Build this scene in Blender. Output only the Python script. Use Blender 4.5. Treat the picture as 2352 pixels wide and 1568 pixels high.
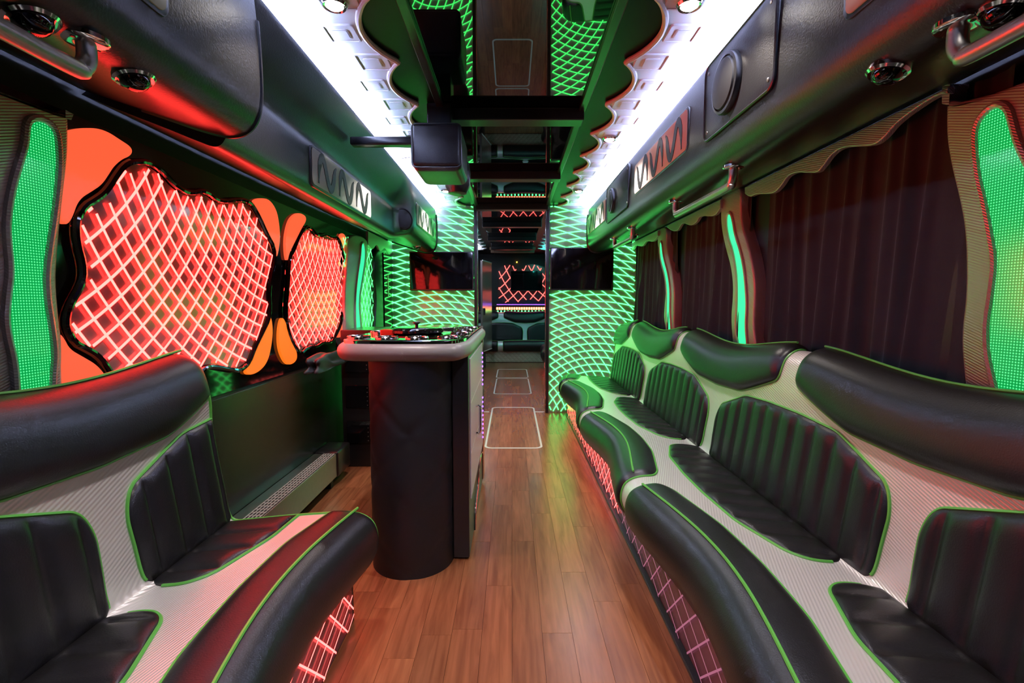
import bpy, bmesh, math, random
import numpy as np
from mathutils import Vector, Matrix
from mathutils.geometry import tessellate_polygon

for o in list(bpy.data.objects):
    bpy.data.objects.remove(o)
SC = bpy.context.scene
COL = SC.collection
PI = math.pi

# ------------------------------------------------------------------ camera, world, exposure
F_PX, PITCH, CAM_Z = 1100.0, math.atan(90 / 1100.0), 1.15
cam_d = bpy.data.cameras.new('camera')
cam_d.sensor_width = 36
cam_d.lens = F_PX / 2352 * 36
cam_d.clip_start = 0.02
cam = bpy.data.objects.new('camera', cam_d)
COL.objects.link(cam)
cam.location = (0, 0, CAM_Z)
cam.rotation_euler = (PI / 2 - PITCH, 0, 0)
SC.camera = cam
W = bpy.data.worlds.new('world')
SC.world = W
W.use_nodes = True
W.node_tree.nodes['Background'].inputs[0].default_value = (0.004, 0.004, 0.005, 1)
W.node_tree.nodes['Background'].inputs[1].default_value = 1.0
SC.view_settings.view_transform = 'Standard'
SC.view_settings.look = 'None'
SC.view_settings.gamma = 1
SC.view_settings.use_curve_mapping = False
SC.view_settings.exposure = 0.0
SC.cycles.max_bounces = 8
SC.cycles.use_denoising = True
SC.cycles.sample_clamp_indirect = 6.0
SC.cycles.caustics_reflective = False
SC.cycles.caustics_refractive = False

SPOT_W, STRIP_E = 46.0, 450.0            # downlight watts, white cove strip emission
RED_LINE, GREEN_LINE = 22.0, 5.6        # glow of the etched lines
SPOT_COL = (1.0, 0.88, 0.80)

# the bus cross-section, metres
WALL, RACK_X, CEIL, PART_Y, BACK_Y, FRONT_Y = 1.30, 0.755, 2.13, 4.96, 9.95, -1.0
WIN_X = -1.255


def onx(px, py, X):
    """Where the sight line through a pixel meets the lengthwise plane x = X: returns (y, z)."""
    a, b = (px - 1176) / F_PX, -(py - 784) / F_PX
    s, c = math.sin(PITCH), math.cos(PITCH)
    k = X / a
    return (k * (c + b * s), CAM_Z + k * (b * c - s))


# ------------------------------------------------------------------ helpers
LOC = {}


def clean(name):
    return name


def thing(name, label, cat, loc=(0, 0, 0), group=None):
    o = bpy.data.objects.new(name, None)
    COL.objects.link(o)
    o.location = loc
    o.empty_display_size = 0.05
    o['label'] = label
    o['category'] = cat
    if group:
        o['group'] = group
    LOC[o.name] = Vector(loc)
    return o


def wloc(o):
    v = Vector((0, 0, 0))
    while o:
        v = v + o.location
        o = o.parent
    return v


def mk(name, verts, faces, mat, parent=None, smooth=False, label=None, uvs=None):
    """One mesh object from world-space geometry; its origin is the parent's, or its own base."""
    V = np.array(verts, float).reshape(-1, 3)
    if parent is not None:
        L = np.array(wloc(parent))
    else:
        lo, hi = V.min(0), V.max(0)
        L = np.array([(lo[0] + hi[0]) / 2, (lo[1] + hi[1]) / 2, lo[2]])
    me = bpy.data.meshes.new(name)
    me.from_pydata((V - L).tolist(), [], [list(map(int, f)) for f in faces])
    mats = mat if isinstance(mat, (list, tuple)) else [mat]
    for m in mats:
        me.materials.append(m)
    me.validate()
    o = bpy.data.objects.new(name, me)
    COL.objects.link(o)
    if parent is not None:
        o.parent = parent
    else:
        o.location = L
    if smooth:
        me.polygons.foreach_set('use_smooth', [True] * len(me.polygons))
        if smooth != 'all':
            try:
                me.set_sharp_from_angle(angle=math.radians(smooth if smooth is not True else 40))
            except Exception:
                pass
    if label:
        o['label'] = label
    return o


def tag(o, label, cat, group=None):
    o['label'] = label
    o['category'] = cat
    if group:
        o['group'] = group
    return o


def struct(o):
    o['kind'] = 'structure'
    return o


def rename(o, name):
    o.name = name
    return o


class G:
    """collects geometry"""
    def __init__(s):
        s.v, s.f = [], []

    def add(s, verts, faces):
        n = len(s.v)
        s.v.extend([tuple(map(float, p)) for p in verts])
        s.f.extend([[i + n for i in f] for f in faces])
        return s

    def box(s, x0, x1, y0, y1, z0, z1, bev=0.0, seg=2):
        if bev <= 0:
            v = [(x, y, z) for x in (x0, x1) for y in (y0, y1) for z in (z0, z1)]
            f = [(0, 1, 3, 2), (4, 6, 7, 5), (0, 4, 5, 1), (2, 3, 7, 6), (0, 2, 6, 4), (1, 5, 7, 3)]
            return s.add(v, f)
        bm = bmesh.new()
        bmesh.ops.create_cube(bm, size=1)
        for q in bm.verts:
            q.co = Vector(((x0 + x1) / 2 + q.co.x * (x1 - x0), (y0 + y1) / 2 + q.co.y * (y1 - y0),
                           (z0 + z1) / 2 + q.co.z * (z1 - z0)))
        bmesh.ops.bevel(bm, geom=bm.edges[:], offset=bev, segments=seg, affect='EDGES', profile=0.5)
        return s.bm(bm)

    def bm(s, bm):
        bm.verts.index_update()
        s.add([q.co[:] for q in bm.verts], [[q.index for q in f.verts] for f in bm.faces])
        bm.free()
        return s

    def tube(s, pts, r, n=8, closed=False, caps=True):
        P = np.array(pts, float)
        m = len(P)
        R = np.full(m, r) if np.isscalar(r) else np.array(r, float)
        if closed:
            T = np.roll(P, -1, 0) - np.roll(P, 1, 0)
        else:
            T = np.gradient(P, axis=0)
        T /= np.linalg.norm(T, axis=1)[:, None] + 1e-12
        u = np.cross(T[0], (0, 0, 1))
        if np.linalg.norm(u) < 0.1:
            u = np.cross(T[0], (0, 1, 0))
        u /= np.linalg.norm(u)
        vs = []
        for i in range(m):
            u = u - T[i] * u.dot(T[i])
            u /= np.linalg.norm(u) + 1e-12
            w = np.cross(T[i], u)
            for k in range(n):
                a = 2 * PI * k / n
                vs.append(P[i] + R[i] * (math.cos(a) * u + math.sin(a) * w))
        fs = []
        for i in range(m if closed else m - 1):
            j = (i + 1) % m
            for k in range(n):
                q = (k + 1) % n
                fs.append((i * n + k, i * n + q, j * n + q, j * n + k))
        if not closed and caps:
            fs.append(list(range(n))[::-1])
            fs.append([(m - 1) * n + k for k in range(n)])
        return s.add(vs, fs)

    def lathe(s, c, axis, prof, n=32):
        """prof: (radius, along axis) pairs; open profile, ends capped"""
        a = Vector(axis).normalized()
        u = a.orthogonal().normalized()
        w = a.cross(u)
        c = Vector(c)
        vs, fs = [], []
        for (r, h) in prof:
            for k in range(n):
                t = 2 * PI * k / n
                vs.append(c + a * h + (u * math.cos(t) + w * math.sin(t)) * r)
        for i in range(len(prof) - 1):
            for k in range(n):
                q = (k + 1) % n
                fs.append((i * n + k, i * n + q, (i + 1) * n + q, (i + 1) * n + k))
        fs.append(list(range(n))[::-1])
        fs.append([(len(prof) - 1) * n + k for k in range(n)])
        return s.add(vs, fs)

    def prism(s, poly, fn, d0, d1, bev=0.0):
        """poly: 2-D outline; fn(a, b, d) -> world point; slab between depths d0 and d1 (d1 is the shown face)"""
        P = [tuple(p) for p in poly]
        n = len(P)
        tri = [list(t) for t in tessellate_polygon([[Vector((a, b, 0)) for a, b in P]])]
        rings = [(P, d0)]
        if bev > 0:
            sg = 1 if d1 > d0 else -1
            rings += [(P, d1 - sg * bev), (inset(P, bev * 0.3), d1 - sg * bev * 0.3), (inset(P, bev), d1)]
        else:
            rings += [(P, d1)]
        vs, fs = [], []
        for (Q, d) in rings:
            vs += [fn(a, b, d) for a, b in Q]
        for r in range(len(rings) - 1):
            for k in range(n):
                q = (k + 1) % n
                fs.append((r * n + k, r * n + q, (r + 1) * n + q, (r + 1) * n + k))
        top = (len(rings) - 1) * n
        fs += [[i + top for i in t] for t in tri]
        fs += [t[::-1] for t in tri]
        return s.add(vs, fs)

    def grid(s, A, wrap=False):
        """A: (n, m, 3) array"""
        n, m = A.shape[:2]
        fs = []
        for i in range(n - 1):
            for j in range(m - 1):
                fs.append((i * m + j, i * m + j + 1, (i + 1) * m + j + 1, (i + 1) * m + j))
        return s.add(A.reshape(-1, 3), fs)

    def out(s, name, mat, parent=None, smooth=False, label=None):
        o = mk(name, s.v, s.f, mat, parent, smooth, label)
        bm = bmesh.new()
        bm.from_mesh(o.data)
        bmesh.ops.recalc_face_normals(bm, faces=bm.faces)
        bm.to_mesh(o.data)
        bm.free()
        if smooth and smooth != 'all':
            o.data.polygons.foreach_set('use_smooth', [True] * len(o.data.polygons))
            o.data.set_sharp_from_angle(angle=math.radians(smooth if smooth is not True else 40))
        return o


def inset(P, d):
    Q = np.array(P, float)
    area = 0.5 * np.sum(Q[:, 0] * np.roll(Q[:, 1], -1) - np.roll(Q[:, 0], -1) * Q[:, 1])
    sg = 1 if area > 0 else -1
    T = np.roll(Q, -1, 0) - np.roll(Q, 1, 0)
    T /= np.linalg.norm(T, axis=1)[:, None] + 1e-12
    N = np.stack([-T[:, 1], T[:, 0]], 1) * sg
    return [tuple(p) for p in Q + N * d]


def chaikin(P, it=2):
    P = [np.array(p, float) for p in P]
    for _ in range(it):
        Q = []
        for i in range(len(P)):
            a, b = P[i], P[(i + 1) % len(P)]
            Q += [a * .75 + b * .25, a * .25 + b * .75]
        P = Q
    return [tuple(p) for p in P]


def catmull(P, n=8, closed=False):
    P = [np.array(p, float) for p in P]
    m = len(P)
    out = []
    for i in range(m if closed else m - 1):
        if closed:
            p0, p1, p2, p3 = P[i - 1], P[i], P[(i + 1) % m], P[(i + 2) % m]
        else:
            p0, p1, p2, p3 = P[max(i - 1, 0)], P[i], P[i + 1], P[min(i + 2, m - 1)]
        for k in range(n):
            t = k / n
            out.append(0.5 * ((2 * p1) + (-p0 + p2) * t + (2 * p0 - 5 * p1 + 4 * p2 - p3) * t * t
                              + (-p0 + 3 * p1 - 3 * p2 + p3) * t ** 3))
    if not closed:
        out.append(P[-1])
    return [tuple(p) for p in out]


def rrect(a0, a1, b0, b1, r, n=6):
    out = []
    for (ca, cb, s) in ((a1 - r, b1 - r, 0), (a0 + r, b1 - r, 1), (a0 + r, b0 + r, 2), (a1 - r, b0 + r, 3)):
        for k in range(n + 1):
            t = (s + k / n) * PI / 2
            out.append((ca + r * math.cos(t), cb + r * math.sin(t)))
    return out


def inside(pts, poly):
    x, y = pts[:, 0], pts[:, 1]
    P = np.array(poly)
    c = np.zeros(len(pts), bool)
    j = len(P) - 1
    for i in range(len(P)):
        yi, yj, xi, xj = P[i, 1], P[j, 1], P[i, 0], P[j, 0]
        m = ((yi > y) != (yj > y)) & (x < (xj - xi) * (y - yi) / (yj - yi + 1e-15) + xi)
        c ^= m
        j = i
    return c


def copytree(o, delta=(0, 0, 0), label=None, parent=None):
    c = o.copy()
    COL.objects.link(c)
    if parent:
        c.parent = parent
    else:
        c.location = Vector(o.location) + Vector(delta)
    if label:
        c['label'] = label
    for ch in [k for k in bpy.data.objects if k.parent == o]:
        copytree(ch, parent=c)
    return c


XP = lambda X, s=1: (lambda a, b, d: (X + s * d, a, b))          # outline (y, z) on a lengthwise plane
YP = lambda Y: (lambda a, b, d: (a, Y - d, b))                    # outline (x, z) facing the camera
ZP = lambda Z, s=1: (lambda a, b, d: (a, b, Z + s * d))           # outline (x, y) on a level plane


# ------------------------------------------------------------------ materials
MATS = {}


def pmat(name, col, rough=0.5, metal=0.0, emit=None, es=0.0, spec=0.5, coat=0.0, sheen=0.0):
    m = bpy.data.materials.new(name)
    m.use_nodes = True
    b = m.node_tree.nodes['Principled BSDF']
    b.inputs['Base Color'].default_value = (*col, 1)
    b.inputs['Roughness'].default_value = rough
    b.inputs['Metallic'].default_value = metal
    b.inputs['Specular IOR Level'].default_value = spec
    b.inputs['Coat Weight'].default_value = coat
    b.inputs['Sheen Weight'].default_value = sheen
    if emit:
        b.inputs['Emission Color'].default_value = (*emit, 1)
        b.inputs['Emission Strength'].default_value = es
    MATS[name] = m
    return m


def nd(m, t, **kw):
    n = m.node_tree.nodes.new(t)
    for k, v in kw.items():
        setattr(n, k, v)
    return n


def lk(m, a, ao, b, bi):
    m.node_tree.links.new(a.outputs[ao], b.inputs[bi])


def bump_noise(m, scale, strength, dist=0.002, detail=3, vec=None):
    b = m.node_tree.nodes['Principled BSDF']
    tc = nd(m, 'ShaderNodeTexCoord')
    n = nd(m, 'ShaderNodeTexNoise')
    n.inputs['Scale'].default_value = scale
    n.inputs['Detail'].default_value = detail
    lk(m, tc, 'Object', n, 'Vector')
    bp = nd(m, 'ShaderNodeBump')
    bp.inputs['Strength'].default_value = strength
    bp.inputs['Distance'].default_value = dist
    lk(m, n, 'Fac', bp, 'Height')
    lk(m, bp, 'Normal', b, 'Normal')
    return n


def rough_noise(m, scale, lo, hi):
    b = m.node_tree.nodes['Principled BSDF']
    tc = nd(m, 'ShaderNodeTexCoord')
    n = nd(m, 'ShaderNodeTexNoise')
    n.inputs['Scale'].default_value = scale
    lk(m, tc, 'Object', n, 'Vector')
    r = nd(m, 'ShaderNodeMapRange')
    r.inputs['To Min'].default_value = lo
    r.inputs['To Max'].default_value = hi
    lk(m, n, 'Fac', r, 'Value')
    lk(m, r, 'Result', b, 'Roughness')


leather = pmat('black_leather', (0.0085, 0.008, 0.009), 0.36, spec=0.36)
bump_noise(leather, 260, 0.35, 0.0015)
rack_leather = pmat('rack_leather', (0.014, 0.014, 0.017), 0.32, spec=0.6)
bump_noise(rack_leather, 180, 0.4, 0.0015)
quilt_leather = pmat('quilted_leather', (0.006, 0.006, 0.007), 0.5)
bump_noise(quilt_leather, 200, 0.3, 0.001)


def weave(name, col, rough, scale=230):
    m = pmat(name, col, rough)
    b = m.node_tree.nodes['Principled BSDF']
    tc = nd(m, 'ShaderNodeTexCoord')
    mp = nd(m, 'ShaderNodeMapping')
    mp.inputs['Rotation'].default_value = (0.6, 0.5, 0.6)
    wv = nd(m, 'ShaderNodeTexWave')
    wv.inputs['Scale'].default_value = scale / 6.3
    lk(m, tc, 'Object', mp, 'Vector')
    lk(m, mp, 'Vector', wv, 'Vector')
    bp = nd(m, 'ShaderNodeBump')
    bp.inputs['Strength'].default_value = 0.35
    bp.inputs['Distance'].default_value = 0.002
    lk(m, wv, 'Fac', bp, 'Height')
    lk(m, bp, 'Normal', b, 'Normal')
    return m


silver = weave('silver_woven_vinyl', (0.74, 0.72, 0.76), 0.33, 300)
silver.node_tree.nodes['Principled BSDF'].inputs['Metallic'].default_value = 0.45
pillar_m = weave('silver_pillar_vinyl', (0.60, 0.58, 0.62), 0.34, 420)
pillar_m.node_tree.nodes['Principled BSDF'].inputs['Metallic'].default_value = 0.4
piping_m = pmat('green_piping', (0.10, 0.40, 0.065), 0.4)
chrome = pmat('chrome', (0.75, 0.75, 0.77), 0.12, 1.0)
steel = pmat('brushed_steel', (0.42, 0.42, 0.42), 0.35, 1.0)
rough_noise(steel, 40, 0.25, 0.5)
mirror = pmat('smoked_mirror', (0.15, 0.16, 0.16), 0.015, 1.0)
black_gloss = pmat('black_gloss', (0.004, 0.004, 0.005), 0.05, 0, spec=0.6)
black_soft = pmat('black_soft', (0.006, 0.006, 0.007), 0.5)
black_satin = pmat('black_satin', (0.012, 0.012, 0.013), 0.28)
ceil_lac = pmat('dark_lacquer', (0.006, 0.007, 0.0065), 0.35, spec=0.12)
wall_sheet = pmat('dark_wall_sheet', (0.012, 0.014, 0.013), 0.25)
white_vinyl = pmat('white_vinyl', (0.80, 0.80, 0.83), 0.35)
plate_m = pmat('pale_plate', (0.72, 0.72, 0.70), 0.4)
screen_m = pmat('dark_screen', (0.003, 0.003, 0.004), 0.04, spec=0.5)
rubber = pmat('black_rubber', (0.01, 0.01, 0.01), 0.7)
tape_m = pmat('pale_trim', (0.62, 0.6, 0.58), 0.5)
panel_grey = pmat('frosted_grey_panel', (0.30, 0.28, 0.28), 0.12)
panel_red = pmat('frosted_red_panel', (0.16, 0.14, 0.14), 0.10)
base_red = pmat('maroon_base_panel', (0.16, 0.05, 0.07), 0.2)
edge_vinyl = pmat('grey_padded_vinyl', (0.34, 0.32, 0.33), 0.38)
n = bump_noise(edge_vinyl, 60, 0.25, 0.002)
lav = pmat('lavender_panel', (0.62, 0.54, 0.68), 0.25)
cream_quilt = pmat('cream_quilt', (0.42, 0.36, 0.28), 0.5)
paper = pmat('pale_sticker', (0.7, 0.72, 0.7), 0.5)


def glow(name, col, e):
    m = pmat(name, (0.02, 0.02, 0.02), 0.4, emit=col, es=e)
    return m


red_line = glow('red_lit_line', (1.0, 0.030, 0.025), RED_LINE)
green_line = glow('green_lit_line', (0.060, 1.0, 0.150), GREEN_LINE)
far_red_line = glow('far_red_line', (1.0, 0.12, 0.10), 3.0)
base_line = glow('base_red_line', (1.0, 0.10, 0.09), 6.0)
base_dim = glow('base_dim_line', (0.75, 0.22, 0.38), 0.5)  # unlit near lines of the sofa base, faint glow put in as emission
orange_glow = glow('orange_lit_lobe', (1.0, 0.115, 0.042), 1.05)
amber_glow = glow('amber_lit_lobe', (1.0, 0.17, 0.01), 1.1)
strip_white = glow('white_led', (0.52, 0.60, 1.0), STRIP_E)
rear_white = glow('rear_white_led', (0.66, 0.74, 1.0), 60)
teal_led = glow('teal_led', (0.05, 0.75, 0.62), 60)
bulb_m = glow('bulb', (1.0, 0.93, 0.85), 30)
purple_led = glow('purple_led', (0.22, 0.06, 1.0), 9)
green_led = glow('green_led', (0.04, 1.0, 0.16), 14)
red_led = glow('red_led', (1.0, 0.20, 0.10), 6)
magenta_led = glow('magenta_led', (0.9, 0.1, 1.0), 25)
amber_led = glow('amber_led', (1.0, 0.5, 0.04), 8)
glow_strip = glow('green_lit_strip', (0.03, 0.95, 0.30), 1.5)

# the dotted green mesh behind the near pillars' openings: a real dot matrix of lit dots over lit cloth
dots = pmat('green_dot_matrix', (0.02, 0.1, 0.04), 0.15, emit=(0, 1, 0.3), es=1.35)
b = dots.node_tree.nodes['Principled BSDF']
tc = nd(dots, 'ShaderNodeTexCoord')
mp = nd(dots, 'ShaderNodeMapping')
mp.inputs['Scale'].default_value = (0, 140, 140)
fr = nd(dots, 'ShaderNodeVectorMath', operation='FRACTION')
sb = nd(dots, 'ShaderNodeVectorMath', operation='SUBTRACT')
sb.inputs[1].default_value = (0, 0.5, 0.5)
ln = nd(dots, 'ShaderNodeVectorMath', operation='LENGTH')
rp = nd(dots, 'ShaderNodeValToRGB')
e = rp.color_ramp.elements
e[0].position, e[0].color = 0.10, (0.35, 1.0, 0.55, 1)
e[1].position, e[1].color = 0.20, (0.0, 0.42, 0.085, 1)
e2 = rp.color_ramp.elements.new(0.36)
e2.color = (0.0, 0.50, 0.10, 1)
e3 = rp.color_ramp.elements.new(0.48)
e3.color = (0.0, 0.20, 0.035, 1)
lk(dots, tc, 'Object', mp, 'Vector')
lk(dots, mp, 'Vector', fr, 0)
lk(dots, fr, 0, sb, 0)
lk(dots, sb, 0, ln, 0)
lk(dots, ln, 'Value', rp, 'Fac')
lk(dots, rp, 'Color', b, 'Emission Color')

# curtain velvet
velvet = pmat('brown_black_velvet', (0.030, 0.026, 0.024), 0.9, sheen=0.15)
bump_noise(velvet, 90, 0.3, 0.002)

# floor planks
wood = pmat('plank_wood', (0.3, 0.13, 0.07), 0.27, spec=0.7)
b = wood.node_tree.nodes['Principled BSDF']
oi = nd(wood, 'ShaderNodeObjectInfo')
tc = nd(wood, 'ShaderNodeTexCoord')
mp = nd(wood, 'ShaderNodeMapping')
mp.inputs['Scale'].default_value = (30, 2.2, 1)
cmb = nd(wood, 'ShaderNodeVectorMath', operation='ADD')
ml = nd(wood, 'ShaderNodeVectorMath', operation='SCALE')
ml.inputs['Scale'].default_value = 37.0
lk(wood, oi, 'Location', ml, 0)
lk(wood, tc, 'Object', mp, 'Vector')
lk(wood, mp, 'Vector', cmb, 0)
lk(wood, ml, 0, cmb, 1)
nz = nd(wood, 'ShaderNodeTexNoise')
nz.inputs['Scale'].default_value = 1.6
nz.inputs['Detail'].default_value = 5
nz.inputs['Distortion'].default_value = 0.6
lk(wood, cmb, 0, nz, 'Vector')
r1 = nd(wood, 'ShaderNodeValToRGB')
e = r1.color_ramp.elements
e[0].position, e[0].color = 0.25, (0.185, 0.056, 0.023, 1)
e[1].position, e[1].color = 0.75, (0.37, 0.138, 0.058, 1)
lk(wood, nz, 'Fac', r1, 'Fac')
r2 = nd(wood, 'ShaderNodeMapRange')
r2.inputs['To Min'].default_value = 0.78
r2.inputs['To Max'].default_value = 1.10
lk(wood, oi, 'Random', r2, 'Value')
mx = nd(wood, 'ShaderNodeVectorMath', operation='SCALE')
lk(wood, r1, 'Color', mx, 0)
lk(wood, r2, 'Result', mx, 'Scale')
lk(wood, mx, 0, b, 'Base Color')

# scuffed edge of the counter: pale rubbed patches
m = edge_vinyl
b = m.node_tree.nodes['Principled BSDF']
tc = nd(m, 'ShaderNodeTexCoord')
nz = nd(m, 'ShaderNodeTexNoise')
nz.inputs['Scale'].default_value = 16
nz.inputs['Detail'].default_value = 8
nz.inputs['Roughness'].default_value = 0.75
rp = nd(m, 'ShaderNodeValToRGB')
rp.color_ramp.elements[0].position, rp.color_ramp.elements[0].color = 0.60, (0.27, 0.255, 0.27, 1)
rp.color_ramp.elements[1].position, rp.color_ramp.elements[1].color = 0.70, (0.6, 0.56, 0.56, 1)
lk(m, tc, 'Object', nz, 'Vector')
lk(m, nz, 'Fac', rp, 'Fac')
lk(m, rp, 'Color', b, 'Base Color')


# ------------------------------------------------------------------ shell
def slab(name, x0, x1, y0, y1, z0, z1, mat, parent=None):
    return G().box(x0, x1, y0, y1, z0, z1).out(name, mat, parent)


floor = struct(slab('floor', -WALL, WALL, FRONT_Y, BACK_Y, -0.06, -0.012, black_soft))
random.seed(4)
plank_me = {}
PW = 0.105


def planks(xa, xb, ya, yb):
    x = xa
    col = 0
    while x < xb - 0.02:
        y = ya - random.uniform(0.0, 0.8)
        while y < yb - 0.02:
            L = random.choice((0.62, 0.78, 0.95))
            y0, y1 = max(y, ya), min(y + L, yb)
            if y1 - y0 > 0.05:
                w = min(PW, xb - x)
                key = (round(w, 3), round(y1 - y0, 2))
                if key not in plank_me:
                    gg = G().box(-w / 2 + .0006, w / 2 - .0004, -(y1 - y0) / 2 + .0004, (y1 - y0) / 2 - .0004, -0.011, 0)
                    me = bpy.data.meshes.new('plank')
                    me.from_pydata(gg.v, [], gg.f)
                    me.materials.append(wood)
                    plank_me[key] = me
                o = bpy.data.objects.new('plank', plank_me[key])
                COL.objects.link(o)
                o.parent = floor
                o.location = Vector((x + w / 2, (y0 + y1) / 2, 0)) - Vector(floor.location)
            y += L
        x += PW


planks(-1.26, 0.63, 0.55, PART_Y)
planks(-0.63, 0.63, PART_Y, BACK_Y - 0.75)

struct(slab('wall_right', WALL, WALL + .04, FRONT_Y, BACK_Y, 0, 2.2, black_soft))
struct(slab('wall_left', -WALL - .04, -WALL, FRONT_Y, BACK_Y, 0, 2.2, black_soft))
struct(slab('wall_back', -WALL, WALL, BACK_Y, BACK_Y + .04, 0, 2.2, black_soft))
struct(slab('wall_front', -WALL, WALL, FRONT_Y - .04, FRONT_Y, 0, 2.2, black_soft))
ceiling = struct(slab('ceiling', -WALL, WALL, FRONT_Y, BACK_Y, CEIL + .012, CEIL + .06, black_soft))
# smoked mirror panels down the middle, dark lacquered strips beside them
MX = 0.355
beams = [0.2, 1.36, 2.55, 3.72, 4.9, 6.0, 7.3, 8.5]
edges_y = [FRONT_Y] + beams + [BACK_Y]
for a, c in zip(edges_y[:-1], edges_y[1:]):
    slab('mirror_panel', -MX, MX, a + .01, c - .01, CEIL - .002, CEIL + .012, mirror, ceiling)
    for sgn in (-1, 1):
        x0, x1 = sorted((sgn * MX, sgn * 0.62))
        slab('lacquered_panel', x0, x1, a, c, CEIL, CEIL + .012, ceil_lac, ceiling)
for i, y in enumerate(beams):
    struct(G().box(-MX - .01, MX + .01, y - .05, y + .05, CEIL - .062, CEIL - .002, .006).out('trim_%d' % (i + 1), black_satin, None))
for sgn, nm in ((-1, 'trim_21'), (1, 'trim_22')):
    g = G().box(sgn * MX - .018, sgn * MX + .018, FRONT_Y, PART_Y - .03, CEIL - .022, CEIL - .002, .004)
    struct(g.out(nm, black_satin))

# ------------------------------------------------------------------ overhead racks
# profile from the wall joint round to the ceiling lip, in (distance from centre, height)
FULL = [(1.29, 1.785), (1.20, 1.755), (1.05, 1.705), (0.93, 1.665), (0.85, 1.648), (0.795, 1.662), (0.763, 1.705), (0.752, 1.77), (0.752, 1.88), (0.756, 1.98), (0.764, 2.062), (0.775, 2.070), (0.782, 2.062), (0.85, 2.062)]
DEEP = [(1.29, 1.770), (1.18, 1.725), (1.05, 1.675), (0.95, 1.635), (0.895, 1.618), (0.866, 1.640), (0.857, 1.69), (0.858, 1.80), (0.862, 1.855), (0.80, 1.985), (0.764, 2.062), (0.775, 2.070), (0.782, 2.062), (0.85, 2.062)]


def rack(name, sgn, secs, label):
    """secs: list of (y, blend 0..1 towards DEEP)"""
    Fp, Dp = np.array(catmull(FULL, 5)), np.array(catmull(DEEP, 5))
    A = np.zeros((len(secs), len(Fp), 3))
    for i, (y, k) in enumerate(secs):
        Q = Fp * (1 - k) + Dp * k
        A[i, :, 0] = sgn * Q[:, 0]
        A[i, :, 1] = y
        A[i, :, 2] = Q[:, 1]
    g = G().grid(A)
    # close the two ends and the hidden back
    n = len(secs)
    m = len(Fp)
    g.f.append([j for j in range(m)])
    g.f.append([(n - 1) * m + j for j in range(m)][::-1])
    g.f += [[i * m, (i + 1) * m, (i + 1) * m + m - 1, i * m + m - 1] for i in range(n - 1)]
    return g


rk = thing('luggage_rack', 'long black leather overhead rack above the curtains, right side', 'luggage rack', (1.0, 2, 1.645))
rack('body', 1, [(y, 0) for y in np.linspace(FRONT_Y, 4.86, 12)], '').out('body', rack_leather, rk, 35)
rkl = thing('luggage_rack', 'long black leather overhead rack above the red windows, left side', 'luggage rack', (-1.0, 2, 1.588))
secs = [(y, 0) for y in np.linspace(FRONT_Y, 1.49, 5)]
rack('body', -1, secs, '').out('near_body', rack_leather, rkl, 35)
s2 = [(1.49, 1)] + [(y, 1) for y in np.linspace(1.55, 3.50, 8)] + [(3.50 + .034 * k, 1 - (3 * (k / 8) ** 2 - 2 * (k / 8) ** 3)) for k in range(1, 9)] + [(4.4, 0), (4.86, 0)]
rack('body', -1, s2, '').out('recessed_body', rack_leather, rkl, 35)
# black end edge of the near body
P = [(-p, 1.492, z) for p, z in catmull(FULL, 5)[8:46]]
G().tube(P, .006, 6).out('edge_trim', black_satin, rkl, True)
P = [(p, 4.855, z) for p, z in catmull(FULL, 5)[5:48]]
G().tube(P, .012, 8).out('edge_trim', black_satin, rk, True)
P = [(-p, 4.855, z) for p, z in catmull(FULL, 5)[5:48]]
G().tube(P, .012, 8).out('edge_trim', black_satin, rkl, True)

# ------------------------------------------------------------------ lit scalloped ceiling panels
PER = 0.415


def scallop_x(y):
    """inner edge of the white panel: cusps every PER, scooped between"""
    k = ((y - 2.02) / PER) % 1.0
    d = 0.5 - abs(k - 0.5)                # 0 at cusp, .5 in the scoop
    return 0.455 + 0.085 * math.sin(PI * min(d, .5)) ** 0.75


def cove_panel(sgn, ya, yb, label, deco=True, led=None, sx=.80, sz=2.0625):
    t = thing('ceiling_panel', label, 'ceiling panel', (sgn * .62, (ya + yb) / 2, CEIL - .03))
    ys = np.arange(ya, yb, 0.0175)
    inner = [(sgn * scallop_x(y), y) for y in ys]
    outer = [(sgn * 0.86, y) for y in (yb, ya)]
    g = G().prism(inner + outer, ZP(CEIL, -1), -.002, .012)
    g.out('panel_board', white_vinyl, t)
    G().tube([(x, y, CEIL - .012) for x, y in inner], .011, 8).out('edge_roll', white_vinyl, t, True)
    if deco:
        y = 2.02 - PER * math.floor((2.02 - ya) / PER) 
        i = 0
        k0 = 0
        while y < yb - .05:
            for (yy, xx, s) in ((y, .56, .060), (y + PER / 2, .615, .052)):
                if yy > yb - .06 or yy < ya + .06:
                    continue
                g = G()
                for (h, r) in ((s, .0062), (s * .5, .0055)):
                    q = rrect(sgn * xx - h, sgn * xx + h, yy - h, yy + h, h * .12, 3)
                    g.tube([(a, c, CEIL - .0125) for a, c in q], r, 6, closed=True)
                h = s * .97
                g.box(sgn * xx - h, sgn * xx + h, yy - h, yy + h, CEIL - .0155, CEIL - .011)
                h = s * .47
                g.box(sgn * xx - h, sgn * xx + h, yy - h, yy + h, CEIL - .018, CEIL - .014)
                g.out('raised_square', white_vinyl, t, 30)
            y += PER
    st = G().box(sgn * sx - .010, sgn * sx + .010, ya, yb, sz, sz + .005)
    st.out('light_strip', led or strip_white, t, label='lit LED strip along the rack edge')
    return t


cove_panel(1, FRONT_Y + .05, PART_Y - .03, 'white scalloped lit ceiling panel above the long right-hand sofa')
cove_panel(-1, FRONT_Y + .05, PART_Y - .03, 'white scalloped lit ceiling panel above the red windows')


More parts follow.
